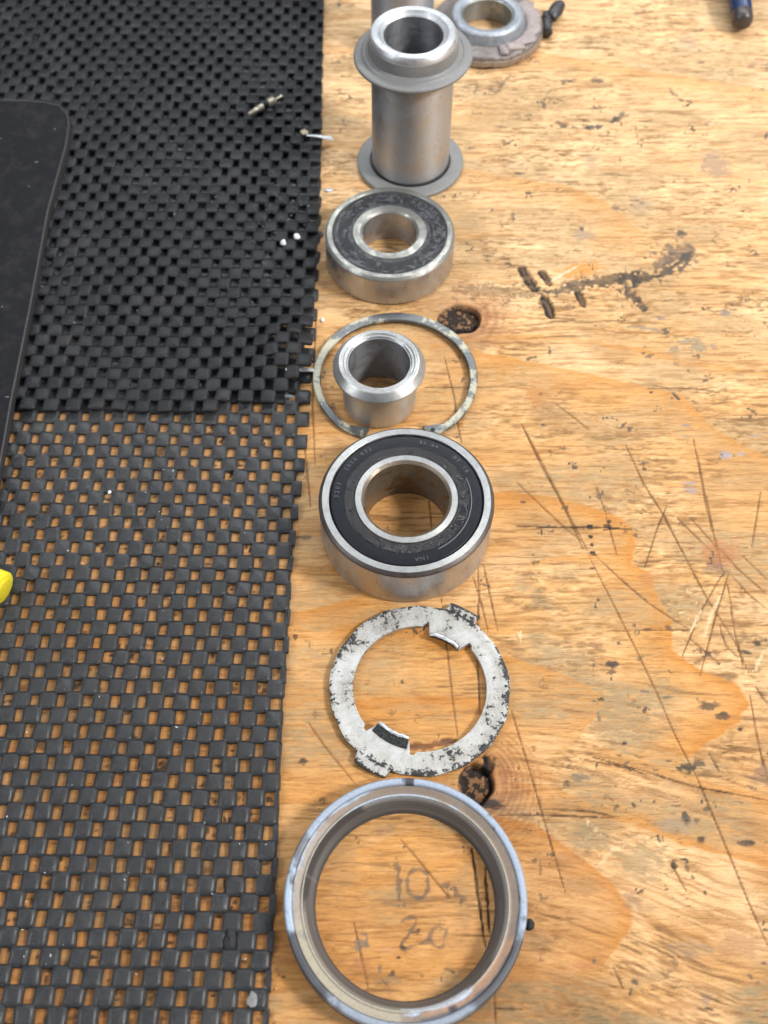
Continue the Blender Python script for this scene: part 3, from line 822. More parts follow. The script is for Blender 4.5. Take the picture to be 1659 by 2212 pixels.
lower_edge_tab = [(0, -27.8), (40, -28.2), (110, -28.6), (150, -28.2), (175, -27.0), (200, -25.6), (230, -24.5), (260, -24.4), (300, -24.5), (350, -25.5), (470, -28)]
def edge_lower(y): return interp(lower_edge_tab, y) + .25 * math.sin(y * .6)
upper_edge_tab = [(180, -23.5), (215, -24.2), (240, -24.6), (270, -23.6), (300, -23.3), (340, -24.2), (380, -25.8), (470, -27.0)]
def edge_upper(y): return interp(upper_edge_tab, y)
E1 = [P(-60, 884, 3), P(120, 884, 3), P(400, 888, 3), P(520, 880, 3), P(590, 862, 3), P(625, 835, 3), P(650, 800, 3), P(700, 785, 3)]
E1x = [p[0] for p in E1]; E1y = [p[1] for p in E1]
def low_end(x): return float(np.interp(x, E1x, E1y))
bx, by = P(610, 800, 3)
def z_lower(x, y): return .15 * math.sin(x * .11 + y * .05)
def z_upper(x, y):
    w = .35 * math.sin(x * .09) * math.sin(y * .06 + 1) + .2 * math.sin(x * .23 + y * .14)
    bulge = 3.4 * math.exp(-((x - bx - 1) / 11) ** 2 - ((y - by - 8) / 14) ** 2)
    lift = (.5 + .9 * math.sin(x * .13 + 1) * math.sin(x * .05)) * math.exp(-max(0, y - low_end(x)) / 5.0)
    return 2.25 + w + bulge + lift
build_mat("rubber_mat", "black open-weave rubber mat lying flat on the plywood with wood showing through its square holes", "black non-slip mats",
          -190, 10, 445, 0.0, z_lower, edge_lower, lambda x, y: y > 12 and (x > -125 or y > 120), -27.3, -.016, PY, 3, 5.25)
build_mat("rubber_mat", "upper black rubber mat lying over the first one, ending in a ragged edge", "black non-slip mats",
          -195, 8.6 + 33 * PY, 450, 0.0, z_upper, edge_upper, lambda x, y: y > low_end(x) + 1.6 * math.sin(x * 1.7) * math.sin(x * .61), -27.3, -.016, PY, 5, 5.35)

# ------------------------------------------------------------------ near seal ring
def solid(name, prof, mat, parent, seg=128, rad=.2, wob=None, a0=0, a1=360, smooth=40):
    V, Fc = lathe(fillet(prof, rad), seg, a0, a1, wob)
    return mesh(name, V, Fc, mat, parent, smooth)

def seal_mats():
    def band(name, stops, r0, r1, rough, jitter, patches):
        t = NT(name); c = t.coord(); r = t.radius()
        n = t.noise(c, .10, 5.0, .65); n2 = t.noise(c, .5, 5.0, .7); n3 = t.noise(c, .055, 5.0, .62, .5)
        f = t.math('DIVIDE', t.math('SUBTRACT', r, r0), r1 - r0)
        f = t.math('ADD', f, t.math('MULTIPLY', t.math('SUBTRACT', n, .5), jitter))
        col = t.ramp(f, stops)
        for (thr, cc, a, which) in patches:
            nn = {0: n, 1: n2, 2: n3}[which]
            col = t.mix(t.ramp(nn, [(thr, 0.0), (thr + .04, a)]), col, cc)
        g = t.noise(c, 2.5, 5.0, .7)
        col = t.mix(t.math('MULTIPLY', g, .35), col, (.16, .14, .125))
        rg = t.math('MULTIPLY_ADD', n2, .25, rough)
        return t.out(col, rg, .25, t.bump(g, .06), .5)
    a = band("blue_grey_painted_lip", [(0.0, (.20, .20, .20)), (.30, (.42, .47, .55)), (.6, (.55, .63, .78)), (.85, (.50, .58, .74)), (1.0, (.10, .10, .11))], 28.6, 31.2, .25, .5,
             [(.50, (.13, .135, .145), .85, 2), (.62, (.10, .10, .11), .8, 1), (.60, (.52, .52, .48), .6, 0)])
    b = band("brown_worn_seal_face", [(0.0, (.42, .38, .29)), (.14, (.26, .23, .20)), (.45, (.34, .25, .175)), (.85, (.30, .235, .18)), (1.0, (.17, .155, .14))], 26.3, 29.4, .30, .45,
             [(.52, (.50, .45, .35), .6, 0), (.58, (.15, .145, .15), .6, 2), (.62, (.30, .15, .09), .5, 1), (.70, (.5, .52, .55), .6, 0)])
    c = band("dark_grey_inner_lip", [(0.0, (.055, .058, .062)), (.35, (.06, .062, .066)), (.60, (.11, .115, .12)), (.8, (.26, .28, .30)), (.9, (.10, .10, .10)), (1.0, (.36, .34, .28))], 23.2, 26.5, .30, .25,
             [(.58, (.24, .24, .24), .5, 0), (.50, (.035, .035, .04), .75, 2), (.64, (.3, .28, .24), .4, 1)])
    return a, b, c
M_LIP, M_BROWN, M_INNER = seal_mats()
def mat_attr(name, attr, rough, spec=.5, metal=.15):
    t = NT(name); c = t.coord()
    a = t.n.new("ShaderNodeAttribute"); a.attribute_name = attr
    g = t.noise(c, 1.6, 6.0, .72); g2 = t.noise(c, .35, 4.0, .6)
    col = t.mix(t.math('MULTIPLY', t.ramp(g, [(.45, 0.0), (.75, 1.0)]), .45), a.outputs["Color"], (.10, .09, .085))
    return t.out(col, t.math('MULTIPLY_ADD', g2, .3, rough), metal, t.bump(g, .08), spec)
M_SEALRING = mat_attr("smeared_seal_ring_paint", "ring_colour", .36)
def painted_lathe(name, prof, parent, paint, seg=400, rad=.3):
    fp = fillet(prof, rad)
    dense = []
    for k in range(len(fp)):
        a, b = fp[k], fp[(k + 1) % len(fp)]
        n = max(1, int(math.hypot(b[0] - a[0], b[1] - a[1]) / .35))
        for q in range(n): dense.append((a[0] + (b[0] - a[0]) * q / n, a[1] + (b[1] - a[1]) * q / n))
    V, Fc = lathe(dense, seg)
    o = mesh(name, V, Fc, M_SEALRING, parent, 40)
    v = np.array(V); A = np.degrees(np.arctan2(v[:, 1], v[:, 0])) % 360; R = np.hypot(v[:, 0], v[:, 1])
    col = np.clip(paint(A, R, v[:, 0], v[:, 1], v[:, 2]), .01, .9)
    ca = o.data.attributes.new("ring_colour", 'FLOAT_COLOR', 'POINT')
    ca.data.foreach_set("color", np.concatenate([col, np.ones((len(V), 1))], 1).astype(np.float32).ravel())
    return o
def win(A, a0, a1, soft=8):
    m = (a0 + a1) / 2; h = (a1 - a0) / 2
    d = np.abs((A - m + 180) % 360 - 180)
    return sst(h + soft, h - soft * .2, d)
def mx(c, k, f): return c * (1 - f[:, None]) + np.array(k) * f[:, None]
BLUE, DARK, GREY = (.35, .41, .51), (.045, .047, .055), (.17, .18, .20)
def paint_lip(A, R, x, y, z):
    j = (fbm(N1, x / 3.2 + 9, y / 3.2, 4) - .5) * 2
    Aj = A + 16 * j
    c = np.tile(np.array(GREY), (A.size, 1)) * (1 + .5 * j)[:, None]
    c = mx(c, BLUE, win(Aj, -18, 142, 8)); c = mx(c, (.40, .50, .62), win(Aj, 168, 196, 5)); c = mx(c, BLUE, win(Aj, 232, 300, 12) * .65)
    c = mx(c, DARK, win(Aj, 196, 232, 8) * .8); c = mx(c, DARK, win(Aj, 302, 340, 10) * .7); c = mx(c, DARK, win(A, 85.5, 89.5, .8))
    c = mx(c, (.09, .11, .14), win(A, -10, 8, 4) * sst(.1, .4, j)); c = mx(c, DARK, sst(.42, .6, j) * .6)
    c = mx(c, (.10, .10, .11), sst(30.75, 30.95, R) * sst(7.2, 6.4, z) * .9)
    return c
def paint_face(A, R, x, y, z):
    j = (fbm(N2, x / 4.5 + 3, y / 4.5, 4) - .5) * 2; Aj = A + 14 * j; q = (R - 26.2) / 2.7 + .35 * j
    c = np.tile(np.array((.235, .18, .14)), (A.size, 1)) * (1 + .22 * j)[:, None]
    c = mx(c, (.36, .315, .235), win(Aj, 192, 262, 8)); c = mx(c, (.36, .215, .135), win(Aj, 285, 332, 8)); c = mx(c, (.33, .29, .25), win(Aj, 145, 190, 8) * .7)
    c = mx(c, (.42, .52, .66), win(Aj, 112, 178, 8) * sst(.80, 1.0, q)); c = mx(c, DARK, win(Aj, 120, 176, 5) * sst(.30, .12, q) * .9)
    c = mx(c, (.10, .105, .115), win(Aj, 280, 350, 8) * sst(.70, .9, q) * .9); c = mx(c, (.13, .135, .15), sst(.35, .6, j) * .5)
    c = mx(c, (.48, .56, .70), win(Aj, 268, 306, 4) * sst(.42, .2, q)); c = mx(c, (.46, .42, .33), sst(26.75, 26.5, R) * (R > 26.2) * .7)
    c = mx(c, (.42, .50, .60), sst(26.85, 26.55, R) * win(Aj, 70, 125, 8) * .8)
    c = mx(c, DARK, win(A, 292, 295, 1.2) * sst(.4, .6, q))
    return c
def paint_inner(A, R, x, y, z):
    j = (fbm(N3, x / 4.0 + 13, y / 4.0, 4) - .5) * 2; Aj = A + 12 * j
    st = N4(A / 40, R * 3.2 + z)                   # streaks that run round
    c = np.tile(np.array((.12, .125, .13)), (A.size, 1)) * (.50 + .7 * st)[:, None]
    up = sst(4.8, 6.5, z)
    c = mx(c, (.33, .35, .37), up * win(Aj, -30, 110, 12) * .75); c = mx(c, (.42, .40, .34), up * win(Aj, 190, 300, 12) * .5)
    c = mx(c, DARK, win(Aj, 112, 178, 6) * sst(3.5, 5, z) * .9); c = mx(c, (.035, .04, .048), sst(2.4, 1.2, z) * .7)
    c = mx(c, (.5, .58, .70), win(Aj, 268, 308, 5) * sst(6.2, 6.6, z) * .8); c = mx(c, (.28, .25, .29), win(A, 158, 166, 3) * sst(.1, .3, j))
    return c
cx, cy = 5.5, 55.9
ring = empty("seal_ring", cx, cy)
tag(ring, "largest worn metal ring with brown and blue-grey rim, nearest at the bottom of the row", "seal ring")
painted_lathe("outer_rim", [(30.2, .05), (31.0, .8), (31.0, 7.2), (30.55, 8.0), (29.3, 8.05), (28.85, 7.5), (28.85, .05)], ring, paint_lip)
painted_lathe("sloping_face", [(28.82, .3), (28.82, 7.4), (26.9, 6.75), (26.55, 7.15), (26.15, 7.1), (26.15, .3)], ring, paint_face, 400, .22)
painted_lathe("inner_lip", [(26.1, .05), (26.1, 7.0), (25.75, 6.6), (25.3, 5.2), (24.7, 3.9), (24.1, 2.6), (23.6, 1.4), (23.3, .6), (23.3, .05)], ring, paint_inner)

# ------------------------------------------------------------------ tabbed lock washer
def mat_lock():
    t = NT("chipped_white_paint"); c = t.coord(); r = t.radius()
    n = t.noise(c, .55, 8.0, .78, .3); n2 = t.noise(c, .13, 4.0, .65); n3 = t.noise(c, 1.9, 6.0, .78, .4)
    edge = t.ramp(t.math('DIVIDE', r, 30.0), [(.0, .0), (.78, .0), (.835, .08), (.858, .17), (.872, .05), (.925, .06), (.95, .28)])
    k = t.math('ADD', t.math('ADD', n, t.math('MULTIPLY', t.math('SUBTRACT', n2, .45), .55)), t.math('MULTIPLY', edge, .80))
    chip = t.ramp(k, [(.630, 0.0), (.665, 1.0)])
    sc = t.ramp(t.math('ADD', n3, t.math('MULTIPLY', t.math('SUBTRACT', n2, .5), .5)), [(.48, 0.0), (.62, .75)])
    col = t.mix(t.ramp(n2, [(.3, 0.0), (.7, .8)]), (.52, .525, .52), (.37, .365, .34))
    col = t.mix(sc, col, (.27, .25, .22))
    # scuffed track in the middle of the band
    tr = t.ramp(t.math('DIVIDE', r, 30.0), [(.72, 0.0), (.77, .5), (.80, .5), (.85, 0.0)])
    col = t.mix(t.math('MULTIPLY', tr, t.ramp(t.noise(c, .5, 4.0), [(.4, 0.0), (.65, 1.0)])), col, (.36, .33, .28))
    col = t.mix(chip, col, (.022, .022, .026))
    rg = t.math('MULTIPLY_ADD', n, .3, .28)
    nb = t.bump(t.math('SUBTRACT', 1.0, chip), .12); nb = t.bump(n3, .08, 1.0, nb)
    return t.out(col, rg, .0, nb, .45)
M_LOCK = mat_lock()
M_LIPBLK = plastic("black_flaking_paint", (.016, .017, .02), .5, .4, .4, .8, (.45, .45, .43), .55, fine=1.2)
cx, cy = 10.28, 115.1
lock = empty("lock_washer", cx, cy)
tag(lock, "flat tabbed lock washer in chipped white paint, between the seal ring and the large bearing", "lock washer")
def lock_plate():
    seg = 360; V, Fc = [], []
    def tabw(a, c_, w, soft):
        d = abs((a - c_ + 180) % 360 - 180)
        t = max(0, min(1, (w + soft - d) / soft)); return t * t * (3 - 2 * t)
    nr = 9
    for i in range(seg):
        a = i * 360 / seg
        ro = 25.9 + .22 * math.sin(a * .21) * math.sin(a * .093 + 1) + 2.6 * max(tabw(a, 61, 8.6, 2.4), tabw(a, 239, 9.6, 2.4))
        t1 = max(tabw(a, 62, 17, 2.2), tabw(a, 241, 18, 2.2))
        notch = max(tabw(a, 62, 22, 3), tabw(a, 241, 23, 3)) - t1
        ri = 19.25 - 2.7 * t1 + 1.0 * max(0, notch)
        ar = math.radians(a)
        prof = []
        for k in range(nr):
            q = k / (nr - 1)
            r = ri + (ro - ri) * q
            cup = .35 * math.exp(-((r - 22.8) / 1.1) ** 2)
            prof.append((r, 2.1 - cup - .25 * (q > .93) - .12 * (q < .04)))
        prof += [(ro + .03, 1.6), (ro - .1, .25), (ri + .15, .25), (ri - .05, .6)]
        for r, z in prof: V.append((r * math.cos(ar), r * math.sin(ar), z + .12 * math.sin(ar * 2 + 1)))
    m_ = nr + 4
    for i in range(seg):
        j = (i + 1) % seg
        for k in range(m_):
            l = (k + 1) % m_
            Fc.append((i * m_ + l, j * m_ + l, j * m_ + k, i * m_ + k))
    return V, Fc
V, Fc = lock_plate()
mesh("washer_plate", V, Fc, M_LOCK, lock, 45)
for ac, mt, half, hh in ((62, M_DARKMET, 16, 2.2), (241, M_LIPBLK, 17, 3.0)):
    V, Fc = [], []
    n = 10
    for i in range(n + 1):
        a = math.radians(ac - half + 2 * half * i / n)
        jag = (.55 if ac > 90 else .25) * math.sin(i * 2.1) * math.cos(i * 1.3) + (-.7 if i in (0, n) else 0)
        for r, z in ((18.8 if ac > 90 else 17.3, 1.3), (16.5, 1.2), (15.9, 1.9), (15.75, hh + 1.4 + jag), (16.9, hh + 1.55 + jag), (19.0 if ac > 90 else 17.2, 2.2)):
            V.append((r * math.cos(a), r * math.sin(a), z))
    for i in range(n):
        for k in range(6):
            l = (k + 1) % 6
            Fc.append((i * 6 + k, (i + 1) * 6 + k, (i + 1) * 6 + l, i * 6 + l))
    Fc.append(tuple(range(6))[::-1]); Fc.append(tuple(n * 6 + k for k in range(6)))
    o = mesh("bent_tab", V, Fc, mt, lock, 30)
    o["label"] = "bent-up inner tab with dark metal edge" if ac == 62 else "bent-up inner tab crusted with black paint"
    # bright worn top edge of the tab
    V2 = []
    for i in range(n + 1):
        a = math.radians(ac - half + 2 * half * i / n)
        jag = (.55 if ac > 90 else .25) * math.sin(i * 2.1) * math.cos(i * 1.3) + (-.7 if i in (0, n) else 0)
        for r, z in ((15.78, hh + 1.42 + jag), (16.0, hh + 1.62 + jag), (16.7, hh + 1.68 + jag), (16.87, hh + 1.5 + jag)):
            V2.append((r * math.cos(a), r * math.sin(a), z))
    F2 = [(i * 4 + k, (i + 1) * 4 + k, (i + 1) * 4 + (k + 1) % 4, i * 4 + (k + 1) % 4) for i in range(n) for k in range(4)]
    mesh("worn_edge", V2, F2, M_ALUTOP, o, 60)

# ------------------------------------------------------------------ bearings
def letters(text, rad, a_mid, size, z, mat, parent, gap=1.0, depth=.12):
    """raised characters on a circle, tops outward, read clockwise"""
    dg = bpy.context.evaluated_depsgraph_get()
    adv = size * .78 * gap
    step = math.degrees(adv / rad)
    tot = step * (len(text) - 1)
    Vs, Fs = [], []
    for i, ch in enumerate(text):
        if ch == ' ': continue
        cu = bpy.data.curves.new("letter", 'FONT')
        cu.body = ch; cu.size = size; cu.align_x = 'CENTER'; cu.extrude = depth * 1.6; cu.offset = 0.02
        cu.resolution_u = 3
        ob = bpy.data.objects.new("letter", cu)
        me = bpy.data.meshes.new_from_object(ob)
        a = math.radians(a_mid + tot / 2 - step * i)
        M = Matrix.Rotation(a - math.pi / 2, 4, 'Z') @ Matrix.Translation((0, rad, z))
        b0 = len(Vs)
        Vs.extend([tuple(M @ v.co) for v in me.vertices])
        Fs.extend([tuple(q + b0 for q in p.vertices) for p in me.polygons])
        bpy.data.objects.remove(ob); bpy.data.curves.remove(cu); bpy.data.meshes.remove(me)
    return Vs, Fs

def grease_blob(name, r0, r1, z0, amp, parent, seed, mat, thr=.42, seg=220, nr=16, arcmod=None):
    A = np.linspace(0, 2 * np.pi, seg, endpoint=False)
    R = np.linspace(r0, r1, nr)
    AA, RR = np.meshgrid(A, R, indexing='ij')
    x, y = RR * np.cos(AA), RR * np.sin(AA)
    n = fbm(N2, x / 1.1 + seed, y / 1.1 + 50, 4)
    n2 = fbm(N4, x / 7 + seed, y / 7, 2)
    q = (RR - r0) / (r1 - r0)
    env = np.sin(np.pi * np.clip(q, 0.0, 1)) ** .6
    h = (n - thr + (n2 - .5) * .5) * env
    if arcmod is not None: h = h + arcmod(AA) * env
    z = z0 - .15 + np.clip(h + .12, 0, 1) * amp
    V = np.stack([x.ravel(), y.ravel(), z.ravel()], 1)
    Fc = []
    for i in range(seg):
        j = (i + 1) % seg
        for k in range(nr - 1):
            Fc.append((i * nr + k, i * nr + k + 1, j * nr + k + 1, j * nr + k))
    return mesh(name, V, Fc, mat, parent, 80)

# large double-row bearing: 52 x 25 x 20.6
W = 20.6
cx, cy = P(878, 1089, 16.5)[0], 169.2
brg = empty("ball_bearing", cx, cy)
brg.scale = (1.019, 1.019, .864)
tag(brg, "large sealed ball bearing with glossy black seal, standing behind the white lock washer", "bearing")
solid("outer_ring", [(25.0, 0.1), (26.0, 1.1), (26.0, 19.0), (25.6, 19.6), (24.75, W), (23.05, W), (22.85, 20.2), (22.85, .1)], M_RING, brg, 192, .16)
V, Fc = lathe([(25.98, 19.0), (26.06, 19.0), (26.04, 19.25), (25.66, 19.95), (24.93, W + .02), (24.8, W - .05)], 192)
mesh("chamfer", V, Fc, M_CHAMFER, brg, 60)
V, Fc = lathe([(23.02, W + .004), (24.93, W + .004), (24.93, W + .03), (23.02, W + .03)], 192)
mesh("ground_face", V, Fc, M_FACE, brg, 30)
solid("inner_ring", [(12.5, .1), (12.5, 19.6), (13.35, 20.5), (15.2, 20.5), (15.3, 20.3), (15.3, .1)], M_RUSTY, brg, 160, .14)
V, Fc = lathe([(13.5, 20.504), (15.15, 20.504), (15.15, 20.53), (13.5, 20.53)], 160)
mesh("inner_face", V, Fc, M_FACE, brg, 30)
seal = solid("rubber_seal", [(15.5, 19.2), (15.5, 19.75), (16.2, 20.05), (17.9, 20.05), (18.2, 20.2), (22.2, 20.2), (22.45, 20.0), (22.5, 19.2)], M_SEAL, brg, 160, .1)
solid("seal_ridge", [(19.15, 20.18), (19.2, 20.26), (19.32, 20.26), (19.38, 20.18)], M_WASHER, seal, 160, .03, a0=-62, a1=22)
Vs, Fs = [], []
for txt, am, sz in (("INA", -78, 1.9), ("3205", 172, 1.9), ("2RSR 032", 136, 1.8), ("86-04", 70, 1.6), ("07 16", 36, 1.9)):
    v, f = letters(txt, 20.1, am, sz, 20.2, M_SEAL, seal)
    b0 = len(Vs); Vs += v; Fs += [tuple(q + b0 for q in p) for p in f]
M_LET = plastic("moulded_rubber_lettering", (.045, .049, .058), .30, .3, .05, .8)
tag(mesh("moulded_lettering", Vs, Fs, M_LET, seal, 30), kind="stuff")
grease_blob("grease", 15.45, 18.6, 20.15, 2.6, brg, 3.0, M_GREASE, .40)

# small bearing: 47 x 20 x 14
cx, cy = P(842, 503, 13.5)[0], 285.1
sb = empty("ball_bearing", cx, cy)
sb.scale = (1.0, 1.0, 13.5 / 14)
tag(sb, "smaller ball bearing smeared with grey grease, standing in front of the flanged tube", "bearing")
solid("outer_ring", [(22.6, .1), (23.5, 1.0), (23.5, 12.9), (22.6, 14.0), (20.9, 14.0), (20.7, 13.6), (20.7, .1)], M_OLD, sb, 160, .25)
V, Fc = lathe([(23.45, 1.2), (23.53, 1.2), (23.53, 12.3), (23.45, 12.3)], 160)
mesh("ground_outer_surface", V, Fc, M_RING, sb, 30)
solid("inner_ring", [(10.0, .1), (10.0, 13.2), (10.7, 13.9), (13.2, 13.9), (13.4, 13.7), (13.4, .1)], M_OLD, sb, 128, .2)
V, Fc = lathe([(10.0 - .02, .3), (10.0 - .02, 13.1), (10.02, 13.1), (10.02, .3)], 128)
mesh("bore_surface", V, Fc, M_RING, sb, 30)
solid("rubber_seal", [(13.5, 12.6), (13.5, 13.3), (20.5, 13.5), (20.6, 12.6)], M_SMEAR, sb, 128, .15)
grease_blob("grease", 13.3, 20.8, 13.45, 1.0, sb, 21.0, M_SMEAR, .50, 200, 22, lambda A: .10 * np.cos(A - .3))
grease_blob("grease", 15.0, 20.4, 13.6, 1.3, sb, 33.0, M_GREASE, .72, 200, 18, lambda A: .12 * np.cos(A - .2))

# ------------------------------------------------------------------ flanged bushing
hb = 20.8
cx, cy = P(819, 788, 18.5)[0], 219.3
bs = empty("flanged_bushing", cx, cy)
tag(bs, "short flanged steel bushing standing inside the open snap ring", "bushing")
solid("body", [(11.0, .1), (12.2, .8), (12.35, 4), (12.35, hb - 5.2), (11.9, hb - 4.9), (11.9, hb - 4.2), (10.4, hb - 4.2), (10.4, .1)], M_BUSH, bs, 128, .2)
solid("flange", [(10.2, hb - 4.15), (12.5, hb - 4.15), (14.6, hb - 3.8), (15.1, hb - 3.1), (15.1, hb - 2.3), (13.2, hb - .15), (12.9, hb), (11.7, hb), (11.4, hb - .45), (10.7, hb - .5), (10.2, hb - 1.2)], M_BUSH, bs, 128, .18)
V, Fc = lathe([(10.75, hb - .42), (11.35, hb - .36), (11.75, hb + .012), (12.8, hb + .012), (12.8, hb - .2), (10.75, hb - .6)], 128)
mesh("top_face", V, Fc, M_FACE, bs, 30)
V, Fc = lathe([(10.15, .2), (10.15, hb - 1.0), (10.45, hb - 1.0), (10.45, .2)], 128)
mesh("bore_surface", V, Fc, M_ALUBORE, bs, 30)

# ------------------------------------------------------------------ open snap ring
def mat_snap():
    t = NT("cream_paint_worn_off_spring_steel"); c = t.coord()
    n = t.noise(c, .085, 3.0, .6, .4); n2 = t.noise(c, .9, 5.0, .7)
    f = t.math('ADD', n, t.math('MULTIPLY', t.math('SUBTRACT', n2, .5), .22))
    dark = t.mix(n2, (.06, .065, .07), (.17, .18, .185))
    cream = t.mix(n2, (.34, .32, .235), (.48, .46, .35))
    k = t.ramp(f, [(.49, 0.0), (.56, 1.0)])
    col = t.mix(k, dark, cream)
    col = t.mix(t.ramp(n2, [(.62, 0.0), (.7, .8)]), col, (.09, .085, .075))
    return t.out(col, t.math('MULTIPLY_ADD', n2, .3, .22), t.math('MULTIPLY_ADD', k, -.5, .6), t.bump(n2, .12), .5)
M_SNAP = mat_snap()
cx, cy = 3.81, 228.3
sn = empty("snap_ring", cx, cy)
tag(sn, "thin open snap ring with worn cream paint lying round the bushing", "snap ring")
def snap():
    seg = 200; a0, a1 = -66.5, 248.0
    V, Fc = [], []
    for i in range(seg + 1):
        a = a0 + (a1 - a0) * i / seg
        s_ = min(a - a0, a1 - a)
        w = 2.55 + 1.1 * math.exp(-((a - 90) / 60) ** 2) + (2.0 * max(0, 1 - s_ / 14.0) ** .5 if s_ < 14 else 0)
        ro = 28.2 - .5 * math.exp(-(s_ / 8.0) ** 2)
        ri = ro - w
        z = .25 + .6 * (1 + math.sin(math.radians(a) * 1.0 + .6)) * .5
        ar = math.radians(a)
        for r, zz in ((ro - .25, z), (ro, z + .35), (ro, z + 1.35), (ro - .3, z + 1.65), (ri + .3, z + 1.65), (ri, z + 1.35), (ri, z + .3), (ri + .25, z)):
            V.append((r * math.cos(ar), r * math.sin(ar), zz))
    for i in range(seg):
        for k in range(8):
            l = (k + 1) % 8
            Fc.append((i * 8 + k, (i + 1) * 8 + k, (i + 1) * 8 + l, i * 8 + l)[::-1])
    Fc.append(tuple(range(8))); Fc.append(tuple(seg * 8 + k for k in range(8))[::-1])
    return V, Fc
V, Fc = snap()
mesh("spring_band", V, Fc, M_SNAP, sn, 40)
for a in (-61.5,):
    ar = math.radians(a)
    V, Fc = lathe([(.01, 0), (.75, 0), (.75, .08), (.01, .08)], 16)
    o = mesh("pliers_hole", V, Fc, M_SOOT, sn, 30, (25.9 * math.cos(ar), 25.9 * math.sin(ar), 2.12))

# ------------------------------------------------------------------ flanged tube (axle spacer)
HT = 58.0
cx, cy = P(886, 352, 0)
tb = empty("flanged_tube", cx, cy)
tag(tb, "tall grey tube with thin flanges near both ends, standing behind the small bearing", "spacer tube")
def wobt(a, r, z): return r * (1 + .006 * math.sin(3 * a + 1)), z
solid("tube_wall", [(14.6, 2.2), (15.1, 2.6), (15.1, 48.6), (14.6, 48.9), (13.4, 48.9), (13.4, 2.2)], M_ALU, tb, 128, .15, wobt)
solid("end_collar", [(13.3, 48.0), (15.4, 48.0), (15.7, 49.2), (15.6, 56.4), (14.9, HT - .25), (12.6, HT - .05), (11.6, HT - 1.0), (10.6, HT - 1.6), (10.6, 50)], M_ALUTOP, tb, 128, .5)
solid("collar_skirt", [(15.72, 48.6), (16.0, 48.6), (16.3, 50.9), (15.95, 55.2), (15.66, 55.3)], M_WASHER, tb, 128, .2)
V, Fc = lathe([(10.55, 4), (10.55, HT - 1.7), (10.9, HT - 1.7), (10.9, 4)], 128)
mesh("bore_surface", V, Fc, M_ALUBORE, tb, 30)
def wobf(a, r, z): return r * (1 + .005 * math.sin(2 * a)), z + (.30 * math.sin(a + 2.0) if r > 18 else 0)
solid("upper_flange", [(15.2, 48.4), (20.8, 47.8), (21.3, 48.3), (21.3, 49.1), (20.7, 49.5), (18.7, 49.7), (18.2, 50.3), (17.2, 50.4), (16.6, 51.0), (15.75, 51.2)], M_WASHER, tb, 128, .35, wobf)
solid("lower_flange", [(15.6, .4), (20.4, .1), (21.0, .5), (21.0, 1.5), (20.5, 1.9), (16.2, 2.1), (15.6, 1.8)], M_WASHER, tb, 128, .35)
solid("foot_collar", [(11, .1), (15.2, .1), (15.3, 2.15), (11, 2.15)], M_DARKMET, tb, 96, .1)

# second tube behind it
cx, cy = P(868, 92, 0)
t2 = empty("steel_sleeve", cx, cy)
tag(t2, "bluish steel sleeve partly hidden behind the tall flanged tube at the top edge", "sleeve")
solid("sleeve_wall", [(10.5, .1), (13.0, .1), (13.2, .6), (13.2, 37.6), (12.8, 38), (10.8, 38), (10.5, 37.6)], M_BLUESTEEL, t2, 96, .2)

# ------------------------------------------------------------------ hub with collar, far right of the tube
cx, cy = P(1051, 52, 5)
hb_ = empty("scorched_hub", cx, cy)
tag(hb_, "brown-grey flanged hub with raised collar and torn surface, right of the tall tube", "hub")
def wobh(a, r, z):
    if r > 22: r += .30 * math.sin(a * 7) * math.sin(a * 3 + 1) + .22 * math.sin(a * 31) * math.sin(a * 5); z += .3 * math.sin(a * 11)
    return r, z
solid("flange_disc", [(12, .4), (22.8, .4), (24.2, 1.6), (24.3, 4.8), (23.6, 5.8), (18.2, 6.2), (12, 6.2)], M_HUB, hb_, 160, .4, wobh)
solid("rough_edge", [(22.9, .2), (24.6, 1.4), (24.55, 3.8), (24.2, 4.1), (23, 3.8)], M_HUBEDGE, hb_, 160, .3, wobh)
solid("raised_collar", [(11.0, .5), (11.0, 9.6), (11.8, 10.4), (14.4, 10.7), (15.6, 9.9), (16.4, 7.0), (16.8, 6.1), (12.5, .5)], M_COLLAR, hb_, 128, .4)
V, Fc = lathe([(10.5, .2), (10.5, 9.4), (11.05, 9.6), (11.05, .2)], 96)
mesh("bore_surface", V, Fc, M_OLD, hb_, 30)
# torn skin folded up over the disc
V, Fc = [], []
nA, nR = 40, 6
rsx = random.Random(4)
for i in range(nA):
    a = math.radians(-78 + 118 * i / (nA - 1))
    tear = .8 + .5 * rsx.random()
    for k in range(nR):
        q = k / (nR - 1)
        r = 17.0 + q * (6.6) 
        z = 6.25 + .45 * math.sin(q * 3.1) + (1.8 * tear * math.exp(-((i - 4) / 3.0) ** 2) * math.sin(q * 3.1)) + .25 * rsx.random()
        V.append((r * math.cos(a + .10 * q * math.sin(i)), r * math.sin(a + .05 * q), z))
for i in range(nA - 1):
    for k in range(nR - 1):
        Fc.append((i * nR + k, i * nR + k + 1, (i + 1) * nR + k + 1, (i + 1) * nR + k))
o = mesh("torn_skin", V, Fc, plastic("pinkish_grey_torn_skin", (.30, .25, .24), .36, .35, .2, .3, (.62, .60, .60), .6), hb_, 60)
sm = o.modifiers.new("thickness", 'SOLIDIFY'); sm.thickness = .0005

